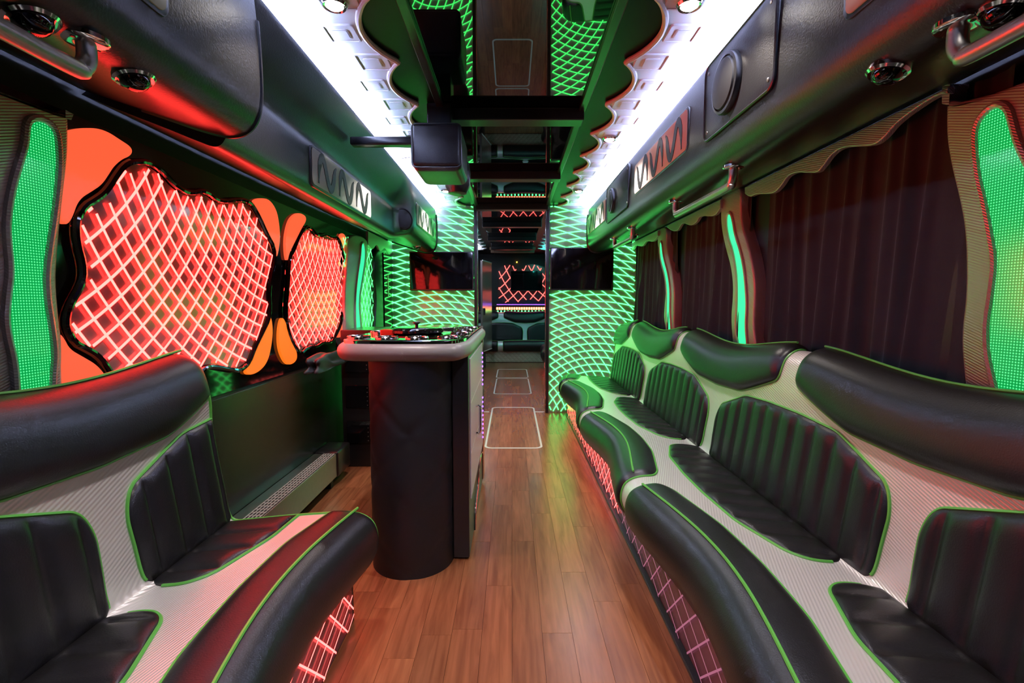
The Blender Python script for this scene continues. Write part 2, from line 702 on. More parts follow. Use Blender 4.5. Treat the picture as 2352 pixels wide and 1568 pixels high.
def downlight(x, y, label, power=SPOT_W):
    t = thing('downlight', label, 'ceiling light', (x, y, CEIL - .045), group='downlights in the white ceiling panels')
    G().lathe((x, y, CEIL - .016), (0, 0, -1), [(.040, 0), (.042, .012), (.036, .020), (.031, .017)], 28).out('trim_ring', chrome, t, True)
    G().lathe((x, y, CEIL - .018), (0, 0, -1), [(.031, 0), (.030, .014), (.020, .021), (.006, .024)], 24).out('bulb', bulb_m, t, True)
    L = bpy.data.lights.new('spot_lamp', 'SPOT')
    L.energy = power
    L.color = SPOT_COL
    L.spot_size = math.radians(115)
    L.spot_blend = 0.6
    L.shadow_soft_size = 0.03
    o = bpy.data.objects.new('spot_lamp', L)
    COL.objects.link(o)
    o.parent = t
    o.location = (0, 0, -.006)


for sgn, side in ((1, 'right'), (-1, 'left')):
    for y, wh in ((0.35, 'above the camera end of the cabin'), (1.62, 'nearest of the three in view'), (2.89, 'second of the three in view'), (4.2, 'farthest one before the lattice partition')):
        downlight(sgn * .57, y, 'round chrome downlight in the %s ceiling panel, %s' % (side, wh))

# ------------------------------------------------------------------ etched, edge-lit lattice panels


def lattice(name, poly, fams, fn, width, depth, mat, parent, label=None):
    """flat ribbons along two families of circles, clipped to the outline; fn(a, b, d) -> world"""
    g = G()
    Pn = np.array(poly)
    lo, hi = Pn.min(0), Pn.max(0)
    corners = np.array([(lo[0], lo[1]), (lo[0], hi[1]), (hi[0], lo[1]), (hi[0], hi[1])])
    for fi, (cx, cy, step, off) in enumerate(fams):
        d = np.hypot(corners[:, 0] - cx, corners[:, 1] - cy)
        rmax = d.max()
        nx, ny = min(max(cx, lo[0]), hi[0]), min(max(cy, lo[1]), hi[1])
        rmin = math.hypot(nx - cx, ny - cy)
        r = math.ceil(rmin / step) * step + off
        while r < rmax:
            n = max(40, int(2 * PI * r / 0.022))
            th = np.linspace(0, 2 * PI, n, endpoint=False)
            pts = np.stack([cx + r * np.cos(th), cy + r * np.sin(th)], 1)
            ins = inside(pts, poly)
            dd = depth + fi * .0006
            for i in range(n):
                j = (i + 1) % n
                if ins[i] and ins[j]:
                    q = []
                    for (k, s) in ((i, -1), (i, 1), (j, 1), (j, -1)):
                        rr = r + s * width / 2
                        q.append(fn(cx + rr * math.cos(th[k]), cy + rr * math.sin(th[k]), dd))
                    g.add(q, [(0, 1, 2, 3)])
            r += step
    if not g.v:
        return None
    bm = bmesh.new()
    vs = [bm.verts.new(v) for v in g.v]
    for f in g.f:
        bm.faces.new([vs[i] for i in f])
    bmesh.ops.remove_doubles(bm, verts=bm.verts, dist=1e-5)
    gg = G().bm(bm)
    return mk(name, gg.v, gg.f, mat, parent, label=label)


def C5(pts):                      # outlines measured on the photograph, as points of the plane x = X
    return [(x * .4145, 250 + y * .4145) for x, y in pts]


def C8(pts):
    return [(1280 + x * .3189, 350 + y * .3189) for x, y in pts]


def onplane(pts, X):
    return [onx(px, py, X) for px, py in pts]


w1 = C5([(745, 310), (800, 308), (850, 330), (900, 370), (950, 430), (1010, 470), (1060, 480), (1110, 465), (1150, 480), (1190, 515), (1240, 525), (1300, 515), (1350, 515), (1390, 540), (1430, 610), (1470, 700), (1510, 770), (1510, 850), (1490, 930), (1480, 1020), (1485, 1100), (1480, 1160), (1440, 1240), (1400, 1320), (1370, 1400), (1320, 1440), (1270, 1430), (1170, 1412), (1130, 1420), (1080, 1455), (1030, 1440), (950, 1470), (850, 1500), (760, 1520), (680, 1510), (620, 1460), (580, 1400), (530, 1345), (470, 1310), (410, 1280), (375, 1210), (375, 1150), (400, 1080), (440, 1010), (470, 940), (465, 850), (440, 760), (430, 680), (435, 610), (470, 555), (520, 525), (570, 490), (610, 440), (640, 390), (680, 335), (720, 312)])
w2 = C5([(1690, 660), (1720, 670), (1740, 700), (1770, 715), (1800, 700), (1830, 720), (1860, 715), (1880, 740), (1895, 800), (1905, 860), (1900, 950), (1895, 1050), (1890, 1150), (1880, 1200), (1850, 1260), (1820, 1290), (1780, 1285), (1750, 1310), (1700, 1310), (1660, 1350), (1640, 1320), (1610, 1260), (1590, 1190), (1585, 1100), (1595, 1000), (1600, 900), (1605, 830), (1630, 790), (1650, 730)])
lobes1 = [
    ('upper_lobe', [(330, 140), (388, 118), (470, 105), (540, 108), (600, 130), (660, 170), (715, 205), (730, 235), (715, 262), (670, 280), (625, 320), (600, 360), (560, 420), (500, 460), (450, 490), (420, 530), (400, 590), (375, 635), (350, 640), (320, 600)], orange_glow),
    ('lower_lobe', [(320, 1240), (350, 1270), (380, 1330), (450, 1370), (520, 1410), (560, 1450), (585, 1490), (570, 1530), (500, 1560), (320, 1580)], orange_glow),
    ('upper_lobe', [(1405, 505), (1440, 493), (1490, 500), (1530, 560), (1545, 640), (1550, 720), (1535, 820), (1525, 810), (1500, 745), (1470, 690), (1450, 630), (1430, 570), (1405, 530)], orange_glow),
    ('lower_lobe', [(1500, 1150), (1510, 1230), (1500, 1320), (1480, 1400), (1440, 1450), (1390, 1475), (1355, 1465), (1370, 1420), (1400, 1370), (1420, 1300), (1460, 1230), (1485, 1160)], amber_glow)]
lobes2 = [
    ('upper_lobe', [(1650, 573), (1690, 590), (1695, 620), (1670, 660), (1650, 700), (1620, 760), (1600, 800), (1590, 850), (1580, 800), (1578, 720), (1590, 650), (1610, 600)], orange_glow),
    ('lower_lobe', [(1560, 1150), (1580, 1180), (1600, 1250), (1630, 1310), (1645, 1360), (1640, 1395), (1610, 1418), (1580, 1410), (1550, 1350), (1540, 1280), (1545, 1200)], amber_glow),
    ('upper_lobe', [(1885, 690), (1905, 690), (1920, 730), (1925, 800), (1920, 900), (1910, 870), (1895, 800), (1880, 730)], orange_glow),
    ('lower_lobe', [(1905, 1120), (1908, 1180), (1900, 1240), (1880, 1270), (1865, 1260), (1880, 1200), (1895, 1150)], orange_glow)]

# black glossy sheet behind the lit windows and the plain dark panel below it
struct(G().box(-WALL, WIN_X - .012, -.9, 4.95, 0.74, 1.69).out('trim_11', black_gloss))
lw = struct(G().box(-WALL, -1.24, 1.3, 4.95, 0.0, 0.745, .004).out('trim_12', wall_sheet))


def lit_window(num, outline, lobes, fams):
    w = struct(thing('window_%d' % num, '', '', (WIN_X, 0, 0)))
    del w['label'], w['category']
    P = chaikin(onplane(outline, WIN_X), 1)
    G().prism(P, XP(WIN_X), -.012, -.006).out('pane', panel_red, w)
    lattice('lit_lattice', inset(P, .004), fams, XP(WIN_X), .0095, .003, red_line, w)
    Q = inset(P, -.010)
    G().tube([(WIN_X + .004, a, c) for a, c in Q], .011, 8, closed=True).out('rim', black_gloss, w, True)
    for nm, pts, mt in lobes:
        L = chaikin(onplane(C5(pts), WIN_X), 2)
        G().prism(L, XP(WIN_X), -.01, .004, .002).out(nm, mt, w)
    return w


lit_window(1, w1, lobes1, [(0.74, 2.25, .064, 0), (2.64, 1.98, .064, .02)])
lit_window(2, w2, lobes2, [(2.06, 2.25, .064, 0), (4.00, 1.98, .064, .02)])
# third window, green lattice next to the partition
w3 = struct(thing('window_3', '', '', (WIN_X, 0, 0)))
del w3['label'], w3['category']
P = rrect(3.55, 4.32, .80, 1.66, .04)
G().prism(P, XP(WIN_X), -.012, -.006).out('pane', panel_grey, w3)
lattice('lit_lattice', inset(P, .01), [(2.6, .2, .075, 0), (5.3, .2, .075, .02)], XP(WIN_X), .011, .012, green_line, w3)

# ------------------------------------------------------------------ partition with green lattice
PX0, PX1 = 0.372, 1.28


def partition(sgn, name):
    w = struct(thing(name, '', '', (sgn * .8, PART_Y, 0)))
    del w['label'], w['category']
    x0, x1 = sorted((sgn * PX0, sgn * PX1))
    G().box(x0, x1, PART_Y, PART_Y + .05, 0, CEIL).out('panel_board', black_soft, w)
    G().box(x0 + .01, x1 - .01, PART_Y - .008, PART_Y, 0.0, CEIL - .005).out('pane', panel_grey, w)
    P = [(x0 + .012, .01), (x1 - .012, .01), (x1 - .012, CEIL - .01), (x0 + .012, CEIL - .01)]
    ox = PX0 if sgn > 0 else -1.24
    fams = [(ox + .51, -.21, .072, 0), (ox - .51, -.21, .072, .02)]
    lattice('lit_lattice', P, fams, YP(PART_Y), .0098, .018, green_line, w)
    return w


partition(1, 'wall_partition_right')
partition(-1, 'wall_partition_left')


def post(x, nm, label):
    t = thing('door_post', label, 'door post', (x, PART_Y - .01, 0))
    G().box(x - .018, x + .018, PART_Y - .05, PART_Y + .06, 0, CEIL - .004, .004).out('post_body', black_satin, t)
    sx = -1 if x < 0 else 1
    G().box(x - sx * .019 - .004, x - sx * .019 + .004, PART_Y - .056, PART_Y - .046, 0, CEIL - .004, .0015).out('edge_strip', chrome, t, label='thin chrome edge strip')


post(-.368, '', 'black doorway post with chrome edge, left of the gap')
post(.362, '', 'black doorway post with chrome edge, right of the gap')


def screen(name, x0, x1, z0, z1, y, label, wall_y):
    t = thing(name, label, 'television', ((x0 + x1) / 2, y, z0))
    G().prism(rrect(x0, x1, z0, z1, .008, 3), YP(y), 0, .035, .004).out('casing', black_satin, t)
    G().box(x0 + .012, x1 - .012, y - .0375, y - .034, z0 + .018, z1 - .012).out('display', screen_m, t)
    G().box((x0 + x1) / 2 - .1, (x0 + x1) / 2 + .1, y, wall_y, (z0 + z1) / 2 - .1, (z0 + z1) / 2 + .1).out('mount', black_soft, t)
    return t


screen('television', .385, 1.025, 1.268, 1.70, PART_Y - .05, 'dark flat television on the green lattice partition, right of the doorway', PART_Y - .008)
screen('television', -1.035, -.388, 1.265, 1.66, PART_Y - .05, 'dark flat television on the green lattice partition, left of the doorway', PART_Y - .008)


# ------------------------------------------------------------------ wavy pillars with lit strips
def pillar(sgn, outline, strip, X, label, smat, thick=.07):
    """outline / strip: polygons (y, z)"""
    c = np.array(outline)
    t = thing('pillar', label, 'pillar', (X, float(c[:, 0].mean()), float(c[:, 1].min())))
    s = -sgn
    O = chaikin(outline, 2)
    body = G().prism(O, XP(X, s), -thick, 0, .012).out('cover', pillar_m, t, 50)
    S = chaikin(strip, 2)
    G().prism(S, XP(X, s), -.01, .0025).out('light_strip', smat, t)
    rim = inset(S, -.010)
    G().tube([(X + s * .001, a, c) for a, c in rim], .010, 8, closed=True).out('strip_rim', pillar_m, t, True)
    return t


# near left
L_edge = C5([(385, 0), (388, 140), (385, 280), (350, 560), (325, 850), (320, 950), (335, 1150), (355, 1300), (350, 1500)])
PXL = -1.235
right = onplane(L_edge, PXL)
right = [(right[0][0], 1.66)] + right + [(right[-1][0], .70)]
left = [(0.72, .70), (.74, .9), (.70, 1.1), (.73, 1.3), (.70, 1.66)]
st = C5([(160, 100), (185, 72), (240, 75), (285, 115), (300, 180), (305, 330), (280, 560), (250, 750), (230, 900), (235, 1050), (260, 1200), (280, 1350), (270, 1460), (265, 1568), (270, 1640), (115, 1640), (105, 1568), (95, 1400), (45, 1200), (55, 1050), (75, 900), (55, 720), (55, 600), (85, 430), (125, 300), (155, 200)])
pillar(-1, right + left, onplane(st, PXL), PXL, 'silver woven pillar with green dot-lit strip, nearest on the left side', dots)
# near right
PXR = 1.235
le = onplane([(2175, 165), (2168, 300), (2180, 380), (2205, 480), (2215, 560), (2215, 680), (2203, 770), (2210, 860), (2216, 905)], PXR)
le = [(le[0][0], 1.68)] + le + [(le[-1][0], .70)]
ri = [(.72, .7), (.75, .9), (.7, 1.1), (.74, 1.35), (.72, 1.68)]
sl = onplane([(2265, 265), (2250, 290), (2248, 330), (2255, 400), (2270, 460), (2285, 540), (2295, 600), (2285, 680), (2275, 740), (2275, 800), (2285, 850), (2300, 910), (2300, 990)], PXR)
sr = onplane([(2420, 1000), (2420, 900), (2440, 740), (2430, 560), (2380, 430), (2345, 365), (2330, 330), (2318, 285), (2310, 257), (2290, 246)], PXR)
pillar(1, le + ri, sl + sr, PXR, 'silver woven pillar with green dot-lit strip, nearest on the right side', dots)
# second right
X2 = 1.238
l2 = onplane(C8([(1185, 250), (1172, 440), (1180, 560), (1210, 700), (1245, 820), (1260, 950), (1258, 1050), (1245, 1200), (1260, 1380), (1262, 1500)]), X2)
r2_ = onplane(C8([(1430, 1500), (1425, 1390), (1410, 1250), (1415, 1150), (1422, 1000), (1410, 850), (1380, 700), (1330, 540), (1315, 400), (1325, 220)]), X2)
s2_ = onplane(C8([(1230, 450), (1250, 445), (1265, 500), (1280, 600), (1320, 720), (1345, 850), (1355, 950), (1365, 1100), (1355, 1250), (1370, 1400), (1370, 1480), (1325, 1480), (1320, 1400), (1295, 1280), (1305, 1100), (1305, 950), (1300, 850), (1275, 700), (1245, 620), (1228, 520)]), X2)
pillar(1, l2 + r2_, s2_, X2, 'wavy silver pillar with green lit strip between the two nearer curtains', glow_strip)
l3 = onplane(C8([(722, 555), (720, 660), (740, 760), (770, 860), (780, 980), (770, 1100), (765, 1200), (780, 1280), (782, 1340)]), X2)
r3 = onplane(C8([(840, 1340), (836, 1270), (838, 1120), (840, 1000), (825, 860), (800, 760), (780, 640), (785, 525)]), X2)
s3 = onplane(C8([(740, 650), (755, 650), (765, 760), (800, 880), (815, 1000), (810, 1150), (820, 1260), (822, 1320), (800, 1320), (796, 1260), (790, 1150), (795, 1000), (780, 880), (745, 760)]), X2)
pillar(1, l3 + r3, s3, X2, 'wavy silver pillar with green lit strip, farther along the curtained wall', glow_strip)
# left far pillar between window 2 and the green lattice
la = onplane([(800, 535), (799, 600), (792, 680), (795, 760), (797, 830)], -1.225)
lb = onplane([(838, 830), (836, 760), (828, 700), (836, 640), (846, 590), (846, 545)], -1.225)
sa = onplane([(829, 560), (836, 560), (838, 590), (830, 640), (822, 690), (826, 740), (830, 790), (818, 790), (815, 700), (820, 640), (828, 590)], -1.225)
pillar(-1, la + lb, sa, -1.225, 'wavy silver pillar with green strip behind the bar counter', glow_strip)
# dark door pillar at the left end of the partition
la = onplane([(863, 570), (858, 620), (866, 680), (862, 740), (862, 800)], -1.225)
lb = onplane([(903, 800), (905, 740), (898, 690), (908, 630), (915, 580), (916, 560)], -1.225)
tw = G()
c = np.array(la + lb)
t = thing('door_pillar', 'dark wavy-edged door column beside the left lattice partition', 'pillar', (-1.225, float(c[:, 0].mean()), float(c[:, 1].min())))
G().prism(chaikin(la + lb, 2), XP(-1.225), -.06, 0, .01).out('cover', black_satin, t, 50)
ym = float(c[:, 0].mean())
G().box(-1.224, -1.215, ym - .13, ym + .12, .8, 1.62, .003).out('dark_glass', black_gloss, t)
G().box(-1.215, -1.212, ym - .01, ym + .03, 1.2, 1.42).out('sticker', paper, t, label='pale narrow sticker')


# ------------------------------------------------------------------ valances and curtains
def valance(top, bottom, X, label):
    P = onplane(bottom, X)
    ys = [p[0] for p in P]
    ztop = 1.752
    P = catmull(P, 4)
    poly = P + [(P[-1][0], ztop), (P[0][0], ztop)]
    s = -1 if X > 0 else 1
    o = G().prism(poly, XP(X, s), -.02, 0, .004).out('valance', pillar_m, None)
    tag(o, label, 'valance')


C4 = lambda pts: [(1600 + .3197 * x, .3197 * y) for x, y in pts]
valance(None, C4([(345, 1390), (380, 1412), (430, 1395), (540, 1388), (600, 1340), (650, 1270), (720, 1240), (850, 1240), (900, 1200), (970, 1110), (1060, 1060), (1250, 1045), (1340, 990), (1420, 900), (1530, 810), (1700, 700), (1800, 670)]), 1.222, 'wavy silver valance over the nearest curtain in view')
valance(None, C8([(790, 540), (830, 565), (865, 560), (890, 520), (910, 510), (960, 525), (1000, 500), (1030, 460), (1100, 460), (1140, 445), (1172, 400)]), 1.222, 'wavy silver valance over the middle curtain between two pillars')
valance(None, C8([(485, 700), (530, 705), (550, 690), (565, 670), (610, 675), (640, 640), (690, 640), (722, 600)]), 1.222, 'wavy silver valance over the farthest curtain, by the partition')
valance(None, [(846, 562), (856, 572), (866, 562), (874, 577), (884, 570), (893, 584), (902, 580), (910, 575)], -1.222, 'short wavy valance above the green-lit window on the left')


def curtain(y0, y1, seed, label):
    rnd = random.Random(seed)
    ns = int((y1 - y0) / .008)
    ss = np.linspace(y0, y1, ns)
    zs = np.linspace(.62, 1.755, 26)
    A = np.zeros((ns, len(zs), 3))
    fold = []
    y = y0
    while y < y1 + .2:
        fold.append((y, rnd.uniform(.03, .062), rnd.uniform(.016, .034), rnd.uniform(-.08, .08)))
        y += rnd.uniform(.06, .13)
    for j, z in enumerate(zs):
        k = (z - .62) / 1.12
        off = np.zeros(ns)
        for (c, amp, wd, dr) in fold:
            cc = c + dr * (1 - k)
            ww = wd * (1.15 - .35 * k)
            off += amp * np.exp(-((ss - cc) / ww) ** 2)
        off += .006 * np.sin(ss * 40 + 3 * k + seed)
        A[:, j, 0] = 1.296 - off * (1.0 - .55 * k)
        A[:, j, 1] = ss
        A[:, j, 2] = z
    A[:, :, 0] = np.maximum(A[:, :, 0], 1.232)
    o = G().grid(A).out('curtain', velvet, None, 'all')
    o.data.polygons.foreach_set('use_smooth', [True] * len(o.data.polygons))
    tag(o, label, 'curtain')


curtain(1.27, 2.44, 3, 'brown-black velvet curtain nearest the camera between silver pillars')
curtain(2.60, 3.66, 7, 'brown-black velvet curtain in the middle window bay on the right')
curtain(3.74, 4.98, 11, 'brown-black velvet curtain in the far window bay, green-tinted by the partition')

# ------------------------------------------------------------------ sofas
PROF = [(.62, .215), (.57, .218), (.525, .25), (.502, .31), (.52, .375), (.58, .405), (.69, .402), (.81, .392), (.93, .380), (.985, .378), (1.008, .41), (1.022, .50), (1.04, .62), (1.052, .72), (1.054, .81), (1.078, .90), (1.125, .938), (1.175, .925), (1.205, .85), (1.21, .55)]
_pp = np.array(catmull(PROF, 16))
_tt = np.concatenate([[0], np.cumsum(np.hypot(*np.diff(_pp, axis=0).T))])
T_MAX = _tt[-1]
T_K = [_tt[16 * i] for i in range(len(PROF))]
PERIOD = 1.21


def t_of_p(p):        # on the seat top
    a, c = 16 * 4, 16 * 9
    return float(np.interp(p, _pp[a:c, 0], _tt[a:c]))


def t_of_z(z):        # on the back
    a, c = 16 * 10, 16 * 16
    return float(np.interp(z, _pp[a:c, 1], _tt[a:c]))


def densify(P, d):
    out = []
    for i in range(len(P)):
        a, c = np.array(P[i], float), np.array(P[(i + 1) % len(P)], float)
        k = max(1, int(np.hypot(*(c - a)) / d))
        out += [tuple(a + (c - a) * j / k) for j in range(k)]
    return out


def sofa(label, frame, s0, s1, phase, base_split=None, near_lit=True, scall=1.0, details=True, cell=PERIOD, base_mat=None, base_s1=None, phase_f=None, cell_f=None):
    phase_b, cell_b = phase, cell
    phase_f, cell_f = (phase if phase_f is None else phase_f), (cell_f or cell)
    """frame(s, p, z) -> world; s runs along the sofa, p is the distance of the profile from the aisle centre"""
    def S(s, t):
        s, t = np.broadcast_arrays(np.asarray(s, float), np.asarray(t, float))
        p = np.interp(t, _tt, _pp[:, 0])
        z = np.interp(t, _tt, _pp[:, 1])
        ph = np.cos(2 * PI * (s - phase) / cell)
        phf = np.cos(2 * PI * (s - phase_f) / cell_f)
        wf = np.clip(1 - (t - T_K[4]) / (t_of_p(.78) - T_K[4]), 0, 1) * np.clip(t / T_K[2], 0.3, 1)
        wh = np.clip((t - t_of_z(.74)) / (t_of_z(.90) - t_of_z(.74)), 0, 1)
        p = p - scall * .032 * phf * wf
        z = z + scall * (.026 * ph - .004) * wh
        return np.stack(frame(s, p, z), -1)

    def N(s, t):
        e = .002
        a = S(s + e, t) - S(s - e, t)
        b_ = S(s, np.clip(t + e, 0, T_MAX)) - S(s, np.clip(t - e, 0, T_MAX))
        n_ = np.cross(a, b_)
        n_ /= np.linalg.norm(n_, axis=-1)[..., None] + 1e-12
        # outward = away from the block's core
        core = np.stack(frame(np.asarray(s, float), np.full_like(np.asarray(s, float), 1.12), np.full_like(np.asarray(s, float), .34)), -1)
        d = np.sum(n_ * (S(s, t) - core), -1)
        sg = np.where(d < 0, -1.0, 1.0)
        sg0 = 1.0 if np.sum(sg) >= 0 else -1.0
        return n_ * sg0

    sm = (s0 + s1) / 2
    o0 = np.array(frame(np.array(sm), np.array(.85), np.array(0.0)), float)
    root = thing('sofa', label, 'sofa', tuple(o0))
    # silver upholstery shell
    ns = max(8, int((s1 - s0) / .03))
    ss = np.linspace(s0, s1, ns)
    ts = np.linspace(0, T_MAX, 110)
    A = S(ss[:, None], ts[None, :])
    g = G().grid(A)
    g.out('upholstery', silver, root, 60)
    # closed ends
    for s_, nm in ((s0, 'end_panel'), (s1, 'end_panel')):
        E = S(np.full(110, s_), ts)
        lowz = frame(np.array(s_), np.array(1.21), np.array(.215))
        g = G()
        ring = [tuple(q) for q in E] + [tuple(np.array(lowz, float))]
        c2 = [(float(np.interp(t, _tt, _pp[:, 0])), float(np.interp(t, _tt, _pp[:, 1]))) for t in ts] + [(1.21, .215)]
        tri = tessellate_polygon([[Vector((a, c, 0)) for a, c in c2]])
        g.add(ring, [list(q) for q in tri])
        ed = g.out(nm, leather, root)
        G().tube([tuple(q) for q in S(np.full(90, s_), np.linspace(T_K[1], T_K[17], 90))], .0055, 6).out('piping', piping_m, ed, True)
    # base
    bm_ = base_mat or black_soft
    q = [(.575, 0), (.575, .235), (1.205, .235), (1.205, 0)]
    g = G()
    vs = [tuple(np.array(frame(np.array(s_), np.array(p), np.array(z)), float)) for s_ in (s0 + .02, base_s1 or s1 - .02) for p, z in q]
    g.add(vs, [(0, 1, 2, 3), (7, 6, 5, 4), (0, 4, 5, 1), (1, 5, 6, 2), (2, 6, 7, 3), (3, 7, 4, 0)])
    g.out('base', bm_, root)

    def panel(nm, poly, hmax, R, grooves=None, mat=leather, rows=26, pipe=True, cols=None):
        poly = [(min(max(a, s0 + .001), s1 - .001), c) for a, c in poly]
        P = np.array(chaikin(densify(poly, .055), 3))
        a0, a1 = P[:, 0].min(), P[:, 0].max()
        if a1 - a0 < .06:
            return None
        nc = cols or max(24, int((a1 - a0) / .012))
        u = (1 - np.cos(np.linspace(0, PI, nc))) / 2
        u = .55 * u + .45 * np.linspace(0, 1, nc)
        sc = a0 + (a1 - a0) * u
        sc[0] += 1e-4
        sc[-1] -= 1e-4
        lo_, hi_ = [], []
        Pj = np.roll(P, -1, 0)
        for s_ in sc:
            m_ = ((P[:, 0] <= s_) & (Pj[:, 0] > s_)) | ((P[:, 0] > s_) & (Pj[:, 0] <= s_))
            tt_ = P[m_, 1] + (s_ - P[m_, 0]) / (Pj[m_, 0] - P[m_, 0]) * (Pj[m_, 1] - P[m_, 1])
            lo_.append(tt_.min())
            hi_.append(tt_.max())
        lo_, hi_ = np.array(lo_), np.array(hi_)
        v = (1 - np.cos(np.linspace(0, PI, rows))) / 2
        v = .6 * v + .4 * np.linspace(0, 1, rows)
        SS = np.repeat(sc[:, None], rows, 1)
        TT = lo_[:, None] + (hi_ - lo_)[:, None] * v[None, :]
        # distance to the outline
        q_ = np.stack([SS.ravel(), TT.ravel()], 1)
        D = np.full(len(q_), 9.0)
        for i in range(len(P)):
            a_, b_ = P[i], Pj[i]
            ab = b_ - a_
            k = np.clip(((q_ - a_) @ ab) / (ab @ ab + 1e-15), 0, 1)
            D = np.minimum(D, np.hypot(*(q_ - a_ - k[:, None] * ab).T))
        D = D.reshape(SS.shape)
        x = np.clip(D / R, 0, 1)
        H = hmax * np.sqrt(1 - (1 - x) ** 2) - .0015
        if grooves:
            gs, depth = grooves
            k = np.abs(((SS - (phase_b if 'back' in nm else phase_f)) / gs) % 1.0 - .5) * 2          # 1 at the seam
            H = H - depth * np.clip(D / .025, 0, 1) * (k ** 4)
        A = S(SS, TT) + N(SS, TT) * H[..., None]
        ob = G().grid(A).out(nm, mat, root, 'all')
        ob.data.polygons.foreach_set('use_smooth', [True] * len(ob.data.polygons))
        if pipe:
            Q = np.array(P)
            if 'cushion' in nm:
                keep = np.abs(Q[:, 1] - T_K[9]) > .022
                k0_ = int(np.where(~keep)[0][0]) if (~keep).any() else 0
                Q = np.roll(Q, -k0_, 0)
                keep = np.roll(keep, -k0_)
                Q = Q[keep]
                if len(Q) < 4:
                    return ob
                pt = S(Q[:, 0], Q[:, 1]) + N(Q[:, 0], Q[:, 1]) * .002
                G().tube(pt, .0048, 6).out('piping', piping_m, ob, True)
                return ob
            pt = S(Q[:, 0], Q[:, 1]) + N(Q[:, 0], Q[:, 1]) * .002
            G().tube(pt, .0048, 6, closed=True).out('piping', piping_m, ob, True)
        return ob

    for part_set, phase, cell in (('back', phase_b, cell_b), ('front', phase_f, cell_f)):
        k0 = math.floor((s0 - phase) / cell) - 1
        k1 = math.ceil((s1 - phase) / cell) + 1
        for k in range(k0, k1 + 1):
            c0 = phase + k * cell
            h = cell / 2
            # cells under the straps: back and seat cushions
            if c0 + .5 * h > s0 and c0 - .5 * h < s1:
                w = cell * .45
                bt = [(c0 - w, T_K[9] + .006), (c0 - w * 1.02, t_of_z(.58)), (c0 - w * .97, t_of_z(.648)), (c0 - w * .55, t_of_z(.735)), (c0 - w * .2, t_of_z(.745)), (c0 + w * .2, t_of_z(.745)),
                      (c0 + w * .55, t_of_z(.735)), (c0 + w * .97, t_of_z(.648)), (c0 + w * 1.02, t_of_z(.58)), (c0 + w, T_K[9] + .006)]
                part_set == 'back' and panel('back_cushion', bt, .027, .05, (cell * .085, .015) if details else None, rows=24, cols=96 if details else 40)
                w = cell * .45
                sp = [(c0 - w, T_K[9] + .012), (c0 - w * 1.02, t_of_p(.90)), (c0 - w * .95, t_of_p(.84)), (c0 - w * .6, t_of_p(.772)), (c0 - w * .2, t_of_p(.758)), (c0 + w * .2, t_of_p(.758)),
                      (c0 + w * .6, t_of_p(.772)), (c0 + w * .95, t_of_p(.84)), (c0 + w * 1.02, t_of_p(.90)), (c0 + w, T_K[9] + .012)]
                part_set == 'front' and panel('seat_cushion', sp, .018, .04, (cell * .085, .013) if details else None, rows=22, cols=96 if details else 40)
            # cells between the straps: head bolster and front bolster
            c1 = c0 + h
            if c1 + .6 * h > s0 and c1 - .6 * h < s1:
                w = h - .055
                hp = [(c1 - w, t_of_z(.835)), (c1 - w * .9, t_of_z(.815)), (c1 - w * .45, t_of_z(.745)), (c1, t_of_z(.732)), (c1 + w * .45, t_of_z(.745)), (c1 + w * .9, t_of_z(.815)), (c1 + w, t_of_z(.835)),
                      (c1 + w, T_K[16]), (c1 + w * .97, T_K[17]), (c1 + w * .9, T_K[18] - .02), (c1 - w * .9, T_K[18] - .02), (c1 - w * .97, T_K[17]), (c1 - w, T_K[16])]
                ob = panel('head_bolster', hp, .030, .06, rows=32) if part_set == 'back' else None
                if ob is not None:
                    a0, a1 = max(c1 - w * .95, s0 + .002), min(c1 + w * .95, s1 - .002)
                    q_ = np.linspace(a0, a1, 60)
                    tt_ = np.full(60, T_K[16] + .015)
                    G().tube(S(q_, tt_) + N(q_, tt_) * .031, .0048, 6).out('seam_piping', piping_m, ob, True)
                w = h - .05
                fp = [(c1 - w, T_K[1]), (c1 - w, T_K[3]), (c1 - w, T_K[4]), (c1 - w, t_of_p(.625)), (c1 - w * .9, t_of_p(.655)), (c1 - w * .4, t_of_p(.70)), (c1, t_of_p(.708)), (c1 + w * .4, t_of_p(.70)),
                      (c1 + w * .9, t_of_p(.655)), (c1 + w, t_of_p(.625)), (c1 + w, T_K[4]), (c1 + w, T_K[3]), (c1 + w, T_K[1])]
                ob = panel('front_bolster', fp, .022, .05, rows=32) if part_set == 'front' else None
                if ob is not None:
                    a0, a1 = max(c1 - w * .96, s0 + .002), min(c1 + w * .96, s1 - .002)
                    q_ = np.linspace(a0, a1, 60)
                    tt_ = t_of_p(.555) + .03 * (1 - ((q_ - c1) / w) ** 2)
                    G().tube(S(q_, tt_) + N(q_, tt_) * .0225, .0048, 6).out('seam_piping', piping_m, ob, True)
    return root


def base_lattice(root, frame, s0, s1, lmat, bmat, depth=.0):
    ob = [tuple(np.array(frame(np.array(s_), np.array(p), np.array(z)), float)) for s_ in (s0, s1) for p, z in ((.571, .012), (.571, .23), (.5765, .23), (.5765, .012))]
    bp = G().add(ob, [(0, 1, 2, 3), (7, 6, 5, 4), (0, 4, 5, 1), (1, 5, 6, 2), (2, 6, 7, 3), (3, 7, 4, 0)]).out('base_panel', bmat, root)
    poly = [(s0 + .005, .015), (s1 - .005, .015), (s1 - .005, .228), (s0 + .005, .228)]
    fn = lambda a, c, d: tuple(float(q) for q in np.array(frame(np.array(a), np.array(.568 - d), np.array(c)), float))
    mid = (s0 + s1) / 2
    lattice('lit_lattice', poly, [(mid - 9, -9.0, .075, 0), (mid + 6, -14.0, .075, .02)], fn, .006, .004, lmat, bp)


